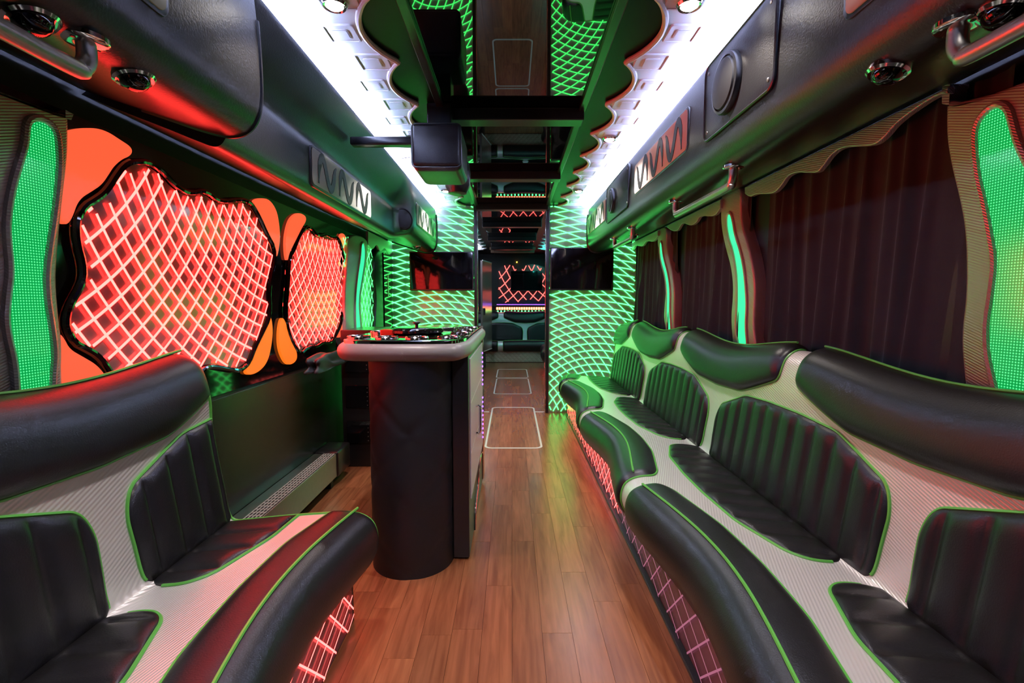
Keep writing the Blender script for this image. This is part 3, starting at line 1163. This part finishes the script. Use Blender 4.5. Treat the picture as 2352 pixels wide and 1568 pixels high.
fr_R = lambda s, p, z: (p, s, z)
fr_L = lambda s, p, z: (-p, s, z)
fr_B = lambda s, p, z: (s, BACK_Y - 1.40 + p, z)
big = sofa('long black and silver sofa with green piping below the curtains', fr_R, -.7, 4.86, 1.82, phase_f=1.95, cell_f=1.28)
base_lattice(big, fr_R, 2.45, 4.84, base_line, base_red)
base_lattice(big, fr_R, -.6, 2.45, base_dim, base_red)
G().box(.548, .571, -.6, 4.84, 0.0, .014, .002).out('kick_strip', black_satin, big)
near = sofa('short black and silver sofa with green piping in the left foreground', fr_L, -.7, 1.645, .585, base_s1=1.655, phase_f=.55, cell_f=1.28)
base_lattice(near, fr_L, -.6, 1.63, base_line, base_red)

# ------------------------------------------------------------------ rack fittings
NPTS = [(.02, .02), (.05, .45), (.12, .80), (.22, .95), (.33, .82), (.43, .50), (.53, .18), (.63, .06), (.73, .14), (.82, .42), (.90, .78), (.98, .93)]


def vent(sgn, X, y0, y1, z0, z1, label):
    t = thing('air_vent', label, 'air vent', (sgn * X, (y0 + y1) / 2, z0), group='air vents in the overhead racks')
    s = -sgn
    fn = lambda a, c, d: (sgn * X + s * d, a, c)
    G().prism(rrect(y0, y1, z0, z1, .03), fn, -.015, .006, .003).out('frame', black_satin, t, 40)
    G().prism(rrect(y0 + .012, y1 - .012, z0 + .010, z1 - .010, .022), fn, 0, .009, .0015).out('plate', plate_m, t, 40)
    n_ = 3
    m_ = .05
    wN = (y1 - y0 - 2 * m_) / n_
    for i in range(n_):
        pts = [(y0 + m_ + wN * (i + .06 + .88 * a), z0 + .022 + (z1 - z0 - .044) * c) for a, c in NPTS]
        pts = np.array(catmull(pts, 5))
        T = np.gradient(pts, axis=0)
        T /= np.linalg.norm(T, axis=1)[:, None]
        Nn = np.stack([-T[:, 1], T[:, 0]], 1)
        k = np.linspace(0, 1, len(pts))
        w_ = .019 * np.clip(np.minimum(k, 1 - k) * 7, .25, 1)
        a_ = pts + Nn * w_[:, None]
        b_ = pts - Nn * w_[:, None]
        g = G()
        A = np.zeros((len(pts), 4, 3))
        for j in range(len(pts)):
            A[j, 0] = fn(*a_[j], .008)
            A[j, 1] = fn(*a_[j], .0115)
            A[j, 2] = fn(*b_[j], .0115)
            A[j, 3] = fn(*b_[j], .008)
        g.grid(A)
        g.out('slot', black_soft, t)
    return t


vent(1, RACK_X, 2.10, 3.0, 1.795, 1.985, 'pale air vent with three wavy slots, middle one on the right-hand rack')
vent(1, RACK_X, 3.90, 4.83, 1.80, 1.985, 'pale air vent with three wavy slots, next to the partition on the right-hand rack')
vent(1, RACK_X, .25, 1.142, 1.775, 1.975, 'pale air vent cut by the top edge of the picture, right-hand rack')
vent(-1, .857, 2.08, 2.95, 1.645, 1.82, 'pale air vent with three wavy slots above the red windows')
vent(-1, RACK_X, 3.82, 4.74, 1.755, 1.935, 'pale air vent with three wavy slots, next to the partition on the left-hand rack')
vent(-1, RACK_X, .22, 1.103, 1.76, 1.96, 'pale air vent cut by the top edge of the picture, left-hand rack')


def round_speaker(parent, sgn, X, y, z, r, ax=None):
    ax = ax or (-sgn, 0, 0)
    G().lathe((sgn * X, y, z), ax, [(r, -.01), (r, .010), (r * .97, .018), (r * .88, .020), (r * .86, .014)], 40).out('rim', black_satin, parent, 30)
    G().lathe((sgn * X, y, z), ax, [(r * .86, .008), (r * .80, .024), (r * .5, .030), (r * .1, .032)], 40).out('grille', black_soft, parent, True)


def speaker_panel(sgn, X, y0, y1, z0, z1, yc, zc, r, label):
    t = thing('overhead_speaker', label, 'speaker', (sgn * X, (y0 + y1) / 2, z0))
    fn = lambda a, c, d: (sgn * X - sgn * d, a, c)
    G().prism(rrect(y0, y1, z0, z1, .035), fn, -.01, .010, .004).out('cover', leather, t, 40)
    G().tube([fn(a, c, .008) for a, c in rrect(y0, y1, z0, z1, .035)], .005, 6, closed=True).out('welt', black_satin, t, True)
    round_speaker(t, sgn, X - .010, yc, zc, r)
    for a in (y0 + .03, y1 - .03):
        for c in (z0 + .03, z1 - .03):
            G().lathe(fn(a, c, .009), (-sgn, 0, 0), [(.007, 0), (.006, .003), (.002, .004)], 10).out('screw', steel, t, True)


speaker_panel(1, RACK_X, 1.42, 1.92, 1.765, 2.04, 1.715, 1.90, .10, 'round speaker on a leather panel of the right-hand rack, nearest')
speaker_panel(1, RACK_X, 3.14, 3.84, 1.765, 2.04, 3.63, 1.90, .09, 'round speaker on a leather panel of the right-hand rack, farther one')
t = thing('speaker', 'round black speaker on the left-hand rack before the step', 'speaker', (-.83, 3.66, 1.68))
round_speaker(t, -1, .822, 3.63, 1.765, .085, (.62, -.78, 0))


def handle(sgn, x, y0, y1, label):
    t = thing('grab_handle', label, 'grab handle', (sgn * x, (y0 + y1) / 2, 1.60), group='chrome grab handles under the racks')
    zt, zb = 1.652, 1.588
    pts = [(sgn * x, y0, zt), (sgn * x, y0, zb + .03), (sgn * x, y0 + .012, zb + .008), (sgn * x, y0 + .04, zb), (sgn * x, (y0 + y1) / 2, zb),
           (sgn * x, y1 - .04, zb), (sgn * x, y1 - .012, zb + .008), (sgn * x, y1, zb + .03), (sgn * x, y1, zt)]
    G().tube(catmull(pts, 6), .0165, 14).out('rail', steel, t, True)
    for y in (y0, y1):
        f = G().lathe((sgn * x, y, zt + .006), (0, 0, -1), [(.038, 0), (.038, .008), (.034, .012), (.017, .014)], 28).out('flange', chrome, t, True)
        for a in (-1, 1):
            G().lathe((sgn * x, y + a * .027, zt - .006), (0, 0, -1), [(.005, 0), (.004, .002)], 8).out('screw', black_satin, f)
    return t


handle(-1, .82, .44, .965, 'chrome grab handle in the top left corner of the picture')
handle(1, .812, .40, .914, 'chrome grab handle in the top right corner of the picture')
handle(1, .826, 1.833, 2.46, 'chrome grab handle under the rack beside the middle right vent')
handle(1, .822, 3.317, 3.886, 'small chrome grab handle far down the right-hand rack')


def reading_light(sgn, x, y, z, label):
    t = thing('reading_light', label, 'reading light', (sgn * x, y, z - .03), group='swivel reading lights under the racks')
    ax = (-sgn * .25, 0, -1)
    G().lathe((sgn * x, y, z + .002), ax, [(.040, -.004), (.041, .006), (.036, .011), (.030, .008)], 32).out('bezel', chrome, t, True)
    G().lathe((sgn * x, y, z), ax, [(.030, 0), (.029, .012), (.022, .022), (.012, .027), (.003, .028)], 24).out('eyeball', black_gloss, t, True)


reading_light(-1, .84, 1.108, 1.648, 'black swivel reading light under the left rack, beyond the handle')
reading_light(-1, .845, .885, 1.648, 'black swivel reading light beside the top left grab handle')
reading_light(1, .82, 1.088, 1.652, 'black swivel reading light under the right rack, by itself')
reading_light(1, .845, .865, 1.648, 'black swivel reading light beside the top right grab handle')
reading_light(1, .90, 3.6, 1.648, 'tiny reading light beside the far right grab handle')
reading_light(-1, .85, 4.35, 1.648, 'tiny reading light under the far end of the left rack')
o = G().lathe((.766, 1.85, 2.072), (-.6, 0, 1), [(.006, -.004), (.006, .004), (.002, .007)], 10).out('indicator_lamp', magenta_led)
tag(o, 'tiny glowing magenta lamp on the rack edge above the near speaker', 'lamp')

# ------------------------------------------------------------------ padded box on its arm
bx = thing('padded_box', 'black leather padded box on an arm under the ceiling', 'ceiling box', (-.36, 2.4, 1.77))
G().box(-.470, -.235, 2.30, 2.62, 1.768, 1.98, .035, 4).out('housing', leather, bx, 60)
G().box(-.462, -.243, 2.285, 2.31, 1.785, 1.972, .012, 3).out('front_pad', leather, bx, 60)
G().tube([(-.466 + .22 * a, 2.300, 1.780 + .2 * c) for a, c in rrect(0, 1.03, 0, .98, .1, 5)], .005, 6, closed=True).out('welt', black_satin, bx, True)
G().box(-.80, -.48, 2.43, 2.49, 1.925, 1.965, .008).out('arm', black_satin, bx, 60)
G().box(-.42, -.30, 2.44, 2.56, 1.99, CEIL - .002, .006).out('hanger', black_satin, bx)
G().tube(catmull([(-.482, 2.32, 1.83), (-.52, 2.31, 1.82), (-.515, 2.31, 1.795), (-.48, 2.32, 1.79)], 6), .0018, 5).out('cable', rubber, bx, True)
sp = thing('drum_lamp', 'dark round drum hanging behind the padded box', 'ceiling lamp', (-.33, 2.98, 1.80))
G().lathe((-.33, 2.98, 1.83), (0, 0, 1), [(.03, -.03), (.055, -.02), (.075, .02), (.08, .1), (.07, .16), (.04, .18)], 28).out('shell', black_satin, sp, True)
G().lathe((-.33, 2.98, 2.0), (0, 0, 1), [(.015, 0), (.015, .098)], 12).out('stem', black_satin, sp, True)

# ------------------------------------------------------------------ bar counter
bar = thing('bar_counter', 'black quilted bar counter with grey padded edge', 'bar counter', (-.45, 2.5, 0))
BZ = .985


def colm(y_front, xc, hw, y_back, n=28):
    pts = []
    for k in range(n + 1):
        a = PI + PI * k / n
        pts.append((xc + hw * math.cos(a), y_front + hw + hw * math.sin(a)))
    return pts + [(xc + hw, y_back), (xc - hw, y_back)]


xc, hw = -.442, .174
front = colm(1.905, xc, hw, 3.0)
per = np.array(front)
seg = np.concatenate([[0], np.cumsum(np.hypot(*np.diff(np.vstack([per, per[:1]]), axis=0).T))])
nu, nv = 150, 120
uu = np.linspace(0, seg[-1], nu)
cx_ = np.interp(uu, seg, np.append(per[:, 0], per[0, 0]))
cy_ = np.interp(uu, seg, np.append(per[:, 1], per[0, 1]))
nx_, ny_ = np.gradient(cy_), -np.gradient(cx_)
nl = np.hypot(nx_, ny_) + 1e-9
nx_, ny_ = nx_ / nl, ny_ / nl
zz = np.linspace(0.0, BZ - .02, nv)
Uq, Zq = np.meshgrid(uu, zz, indexing='ij')
c_ = .30
d1 = np.abs(((Uq + Zq) / c_) % 1 - .5) * 2
d2 = np.abs(((Uq - Zq) / c_) % 1 - .5) * 2
hq = .005 * (1 - np.maximum(d1, d2) ** 10)
A = np.stack([cx_[:, None] + nx_[:, None] * hq, cy_[:, None] + ny_[:, None] * hq, Zq], -1)
o = G().grid(A).out('quilted_column', quilt_leather, bar, 'all')
o.data.polygons.foreach_set('use_smooth', [True] * len(o.data.polygons))
# cabinet behind and to the right of the column
G().box(-.262, -.19, 2.06, 3.0, 0.01, BZ - .02, .004).out('cabinet', black_satin, bar)
G().box(-.191, -.184, 2.11, 2.98, .26, .90, .002).out('cabinet_door', lav, bar, label='pale lavender cabinet door facing the aisle')
dr = bar.children[-1] if False else [k for k in bpy.data.objects if k.parent == bar and k.name.startswith('cabinet_door')][0]
for z in (.47, .70):
    G().box(-.184, -.1835, 2.11, 2.98, z - .002, z + .002).out('joint_line', tape_m, dr)
G().tube(catmull([(-.184, 2.42, .62), (-.168, 2.42, .62), (-.165, 2.42, .60), (-.165, 2.42, .50), (-.168, 2.42, .48), (-.184, 2.42, .48)], 4), .006, 8).out('handle', chrome, dr, True)
for i in range(20):
    z = .30 + i * .028
    if 9 < i < 12:
        continue
    G().box(-.184, -.180, 2.95, 2.96, z, z + .010, .001).out('led', purple_led, dr)
G().tube([(-.186, 2.995, .02), (-.186, 2.995, .93)], .007, 8).out('edge_trim', chrome, bar, True)
# wavy chrome trim low on the side
G().tube(catmull([(-.184, 2.3, .02), (-.184, 2.35, .12), (-.184, 2.5, .16), (-.184, 2.62, .24), (-.184, 2.8, .25), (-.184, 2.97, .2)], 8), .005, 6).out('wavy_trim', chrome, bar, True)
# top: padded edge and mirror top
TOP = [(-.745, 2.25), (-.738, 2.05), (-.72, 1.96), (-.67, 1.90), (-.55, 1.878), (-.40, 1.87), (-.28, 1.878), (-.21, 1.91), (-.182, 2.0), (-.17, 2.12), (-.17, 2.5), (-.17, 3.0), (-.18, 3.12), (-.22, 3.15), (-.65, 3.15), (-.735, 3.1), (-.745, 2.7)]
TP = catmull(TOP, 5, closed=True)
g = G()
n_ = len(TP)
rings = []
for k in range(9):
    a = -PI / 2 + PI * k / 8
    rings.append((.034 * (1 - math.cos(a)), BZ - .036 + .036 * math.sin(a)))
vs, fs = [], []
for (d, z) in rings:
    Q = inset(TP, d)
    vs += [(a, c, z) for a, c in Q]
for r in range(len(rings) - 1):
    for k in range(n_):
        q = (k + 1) % n_
        fs.append((r * n_ + k, r * n_ + q, (r + 1) * n_ + q, (r + 1) * n_ + k))
tri = [list(t_) for t_ in tessellate_polygon([[Vector((a, c, 0)) for a, c in TP]])]
fs += [[i + (len(rings) - 1) * n_ for i in t_] for t_ in tri] + [t_[::-1] for t_ in tri]
g.add(vs, fs)
g.out('padded_edge', edge_vinyl, bar, 60)
G().prism(inset(TP, .028), ZP(BZ), -.006, .012, .003).out('mirror_top', pmat('bar_mirror', (.55, .55, .56), .05, 1.0), bar, 40)
for (x, y) in ((-.66, 2.06), (-.53, 2.02), (-.40, 2.01), (-.27, 2.04), (-.25, 2.32), (-.25, 2.56), (-.25, 2.82), (-.66, 2.4)):
    h_ = G().lathe((x, y, BZ + .012), (0, 0, 1), [(.048, 0), (.050, .006), (.046, .011), (.041, .008), (.039, .002)], 28).out('cup_holder', chrome, bar, True)
    G().lathe((x, y, BZ + .0122), (0, 0, 1), [(.039, 0), (.038, .002)], 24).out('well', black_gloss, h_)
ld = thing('round_lid', 'round black lidded dish with a knob on the bar top', 'dish', (-.47, 2.36, BZ + .012))
G().lathe((-.47, 2.36, BZ + .012), (0, 0, 1), [(.12, 0), (.13, .006), (.13, .018), (.12, .026), (.04, .030)], 36).out('lid', black_gloss, ld, 40)
G().lathe((-.47, 2.36, BZ + .042), (0, 0, 1), [(.008, 0), (.008, .014), (.018, .020), (.018, .026), (.008, .030)], 20).out('knob', black_satin, ld, True)
ds = thing('ice_tray', 'low chrome tray set into the bar top behind the dish', 'tray', (-.42, 2.78, BZ + .012))
G().prism(rrect(-.60, -.30, 2.66, 2.92, .03), ZP(BZ), .012, .026, .004).out('rim', chrome, ds, 40)
G().prism(rrect(-.58, -.32, 2.68, 2.90, .02), ZP(BZ), .026, .0275).out('well', black_gloss, ds)
G().prism(rrect(-.585, -.535, 2.16, 2.22, .006), ZP(BZ), .012, .030, .003)

# red cup-like box at the left of the dish
o = G().prism(rrect(-.63, -.56, 2.28, 2.36, .008), ZP(BZ), .012, .034, .003).out('small_box', pmat('red_plastic', (.5, .02, .01), .25), None, 40)
tag(o, 'small red box beside the black dish on the bar top', 'box')

# ------------------------------------------------------------------ heater along the left wall
ht = thing('wall_heater', 'low metal convector heater along the left wall by the floor', 'heater', (-1.13, 2.4, 0.02))
G().box(-1.238, -1.10, 1.6, 2.93, .06, .205, .003).out('casing', steel, ht)
g = G()
for i in range(5):
    x = -1.172 + i * .0155
    g.box(x - .0014, x + .0014, 1.62, 2.92, .206, .210)
for i in range(40):
    y = 1.62 + i * .0333
    g.box(-1.174, -1.106, y - .0012, y + .0012, .2055, .2095)
gr = g.out('grille', tape_m, ht)
G().box(-1.176, -1.104, 1.615, 2.925, .2052, .2056).out('grille_well', black_soft, ht)
G().box(-1.238, -1.09, 2.93, 3.16, .055, .215, .012).out('end_cap', black_satin, ht, 50)
for y in (1.7, 2.9):
    G().box(-1.16, -1.12, y - .02, y + .02, 0, .06).out('foot', black_soft, ht)
# dark equipment column behind the bar
eq = thing('equipment_rack', 'dark equipment column against the wall behind the bar', 'equipment', (-1.08, 3.4, 0))
G().box(-1.18, -.95, 3.28, 3.75, 0, .96, .006).out('cabinet', black_satin, eq)
for z in (.25, .5, .75):
    G().box(-1.15, -.97, 3.268, 3.28, z - .08, z + .08, .003).out('faceplate', black_gloss, eq)
    for k in range(5):
        G().lathe((-1.0, 3.268, z - .06 + .03 * k), (0, -1, 0), [(.004, 0), (.003, .004)], 8).out('knob', steel, eq)
# black bags on the ledge under the second red window
ba = thing('cloth_bundle', 'crumpled black cloth heaped on the ledge below the second red window', 'cloth', (-1.14, 2.9, .75))
g = G()
bm = bmesh.new()
bmesh.ops.create_icosphere(bm, subdivisions=4, radius=1)
rr = random.Random(5)
ph = [rr.uniform(0, 6) for _ in range(6)]
for v in bm.verts:
    c = v.co.copy()
    k = 1 + .16 * math.sin(5 * c.y + ph[0]) + .12 * math.sin(7 * c.x + ph[1] + 3 * c.y) + .1 * math.sin(9 * c.z + ph[2] + 4 * c.y)
    v.co = Vector((-1.135 + c.x * .045 * k, 2.9 + c.y * .30 * k, .755 + max(c.z, -.05) * .09 * k))
G().bm(bm).out('cloth', black_soft, ba, 'all')

# ------------------------------------------------------------------ floor hatch outlines


def hatch(x0, x1, y0, y1, label, r=.06, w=.016):
    outer = rrect(x0, x1, y0, y1, r)
    inner = rrect(x0 + w, x1 - w, y0 + w * 1.5, y1 - w * 1.5, r * .8)
    n = len(outer)
    g = G()
    g.add([(a, c, .0022) for a, c in outer] + [(a, c, .0022) for a, c in inner] + [(a, c, 0) for a, c in outer] + [(a, c, 0) for a, c in inner],
          [(k, (k + 1) % n, n + (k + 1) % n, n + k) for k in range(n)] + [(2 * n + k, 2 * n + (k + 1) % n, (k + 1) % n, k) for k in range(n)] + [(n + k, n + (k + 1) % n, 3 * n + (k + 1) % n, 3 * n + k) for k in range(n)])
    o = g.out('hatch_outline', tape_m)
    tag(o, label, 'floor marking')


hatch(-.22, .244, 3.696, 5.19, 'pale rounded outline of the nearest floor hatch in the aisle')
hatch(-.237, .25, 5.94, 7.19, 'pale rounded outline of the floor hatch just past the doorway')
hatch(-.247, .255, 7.25, 8.18, 'pale rounded outline of the farthest floor hatch')
for sgn in (-1, 1):
    x0, x1 = sorted((sgn * .24, sgn * .35))
    struct(G().box(x0, x1, PART_Y - .01, PART_Y + .015, 0, .003).out('trim_%d' % (31 if sgn < 0 else 32), tape_m))

# ------------------------------------------------------------------ rear cabin beyond the doorway
cove_panel(1, PART_Y + .1, 8.95, 'white and teal lit scalloped ceiling panel beyond the doorway, right', True, teal_led, .64, CEIL - .07)
cove_panel(-1, PART_Y + .1, 8.95, 'white lit scalloped ceiling panel beyond the doorway, left', True, rear_white, .64, CEIL - .07)
for sgn, nm in ((1, 'right'), (-1, 'left')):
    t = thing('luggage_rack', 'overhead rack beyond the doorway on the %s' % nm, 'luggage rack', (sgn * 1.0, 7, 1.645))
    rack('body', sgn, [(y, 0) for y in np.linspace(PART_Y + .06, 9.0, 6)], '').out('body', rack_leather, t, 35)
sofa('bench on the left of the rear cabin, its end seen through the doorway', fr_L, 5.5, 7.85, 6.3, details=False)
rs = sofa('bench on the right of the rear cabin, half hidden by the door post', fr_R, 5.5, 8.4, 6.3, details=False)
base_lattice(rs, fr_R, 5.6, 8.3, base_line, base_red)
for sgn, nm in ((-1, 'left'), (1, 'right')):  # downlights added to brighten the dim rear cabin
    for y, wh in ((5.9, 'just beyond the doorway'), (7.9, 'toward the rear bench')):
        downlight(sgn * .57, y, 'round chrome downlight added to brighten the rear cabin, %s ceiling panel, %s' % (nm, wh), 7)
rb = sofa('rear bench facing the aisle at the far end of the bus', fr_B, -1.1, 1.1, -.22, details=False, scall=.4, cell=.96)
# quilted cream front of the rear bench
yb = BACK_Y - 1.40 + .575
ub, zb = np.linspace(-1.08, 1.08, 220), np.linspace(.012, .232, 40)
U2, Z2 = np.meshgrid(ub, zb, indexing='ij')
d1 = np.abs(((U2 + Z2) / .085) % 1 - .5) * 2
d2 = np.abs(((U2 - Z2) / .085) % 1 - .5) * 2
A = np.stack([U2, yb - .010 * (1 - np.maximum(d1, d2) ** 5), Z2], -1)
o = G().grid(A).out('quilted_front', cream_quilt, rb, 'all')
# back wall lattice, screen, LED bands
bw = thing('lattice_panel', 'red lit lattice panel on the back wall behind the small screen', 'wall panel', (0, BACK_Y - .02, 1.1))
Pb = chaikin([(-.28, 1.18), (-.31, 1.35), (-.27, 1.55), (-.30, 1.80), (-.16, 1.93), (.0, 1.93), (.10, 1.84), (.2, 1.84), (.30, 1.93), (.50, 1.93), (.78, 1.80), (.82, 1.5), (.78, 1.2), (.5, 1.14), (.35, 1.20), (.2, 1.13), (.0, 1.17), (-.15, 1.12)], 2)
G().prism(Pb, YP(BACK_Y - .02), -.01, .004).out('pane', pmat('dark_grey_pane', (.06, .04, .04), .2), bw)
lattice('lit_lattice', inset(Pb, .01), [(-1.2, 2.6, .15, 0), (1.7, 2.6, .15, .03)], YP(BACK_Y - .02), .016, .03, far_red_line, bw)
screen('television', -.03, .62, 1.38, 1.79, BACK_Y - .11, 'small dark screen on the red lattice of the back wall', BACK_Y - .056)
sh = thing('led_shelf', 'ledge with purple, red and green LED rows above the rear bench', 'shelf', (0, BACK_Y - .2, .95))
G().box(-.9, .9, BACK_Y - .20, BACK_Y, 1.06, 1.09, .004).out('ledge', black_satin, sh)
G().box(-.9, .9, BACK_Y - .17, BACK_Y - .02, .97, 1.06).out('face', black_satin, sh)
for i in range(44):
    x = -.30 + i * .0255
    G().box(x - .006, x + .006, BACK_Y - .208, BACK_Y - .200, 1.098, 1.112).out('purple_led', purple_led, sh)
for i in range(22):
    x = -.30 + i * .05
    G().box(x - .019, x + .019, BACK_Y - .185, BACK_Y - .172, 1.0, 1.05).out('red_led', red_led, sh)
for i in range(16):
    x = -.29 + i * .07
    G().box(x - .012, x + .012, BACK_Y - .185, BACK_Y - .172, .955, .982).out('green_led', green_led, sh)
# panel door standing ajar on the left
dm = pmat('glossy_grey_door', (.5, .42, .42), .22, .7)
dv = Vector((.135, .62, 0)).normalized()
nn = Vector((dv.y, -dv.x, 0))
A0 = Vector((-.505, 8.25, .0))
d = thing('panel_door', 'tall glossy door panel standing half open beyond the doorway', 'door', A0[:])
g = G()
vs = []
for k in (0, .62):
    for w_ in (0, .035):
        for z in (.30, 1.86):
            vs.append(tuple(A0 + dv * k - nn * w_ + Vector((0, 0, z))))
g.add(vs, [(0, 1, 3, 2), (4, 6, 7, 5), (0, 4, 5, 1), (2, 3, 7, 6), (0, 2, 6, 4), (1, 5, 7, 3)])
g.out('leaf', dm, d)
for z in (.295, 1.865):
    G().tube([tuple(A0 + dv * k + nn * .002 + Vector((0, 0, z))) for k in (0, .6)], .008, 6).out('edge_strip', tape_m, d)
p = A0 + dv * .1 + nn * .012
G().box(p.x - .01, p.x + .01, p.y - .02, p.y + .02, .93, 1.05, .003).out('handle', black_satin, d)
p = A0 + dv * .3 - nn * .05
G().box(p.x - .06, p.x - .0, p.y - .3, p.y + .32, 0, .30).out('plinth', black_soft, d)
# ceiling hatch frame beyond
hf = thing('roof_hatch', 'dark roof hatch with a brownish frame above the rear cabin', 'hatch', (0, 8.7, CEIL - .05))
bf = pmat('brown_frame', (.20, .12, .07), .4)
G().box(-.40, .42, 8.62, 8.68, CEIL - .05, CEIL - .0, .004).out('frame_rail', bf, hf)
G().box(-.40, .42, 9.12, 9.18, CEIL - .05, CEIL - .0, .004).out('frame_rail', bf, hf)
G().box(-.34, .34, 8.68, 9.12, CEIL - .02, CEIL - .004, .004).out('lid', black_satin, hf)
o = G().lathe((.10, BACK_Y - .06, 1.97), (0, -1, 0), [(.012, -.06), (.012, .004), (.006, .012)], 12).out('indicator_lamp', amber_led)
tag(o, 'tiny amber lamp high on the back wall over the small screen', 'lamp')
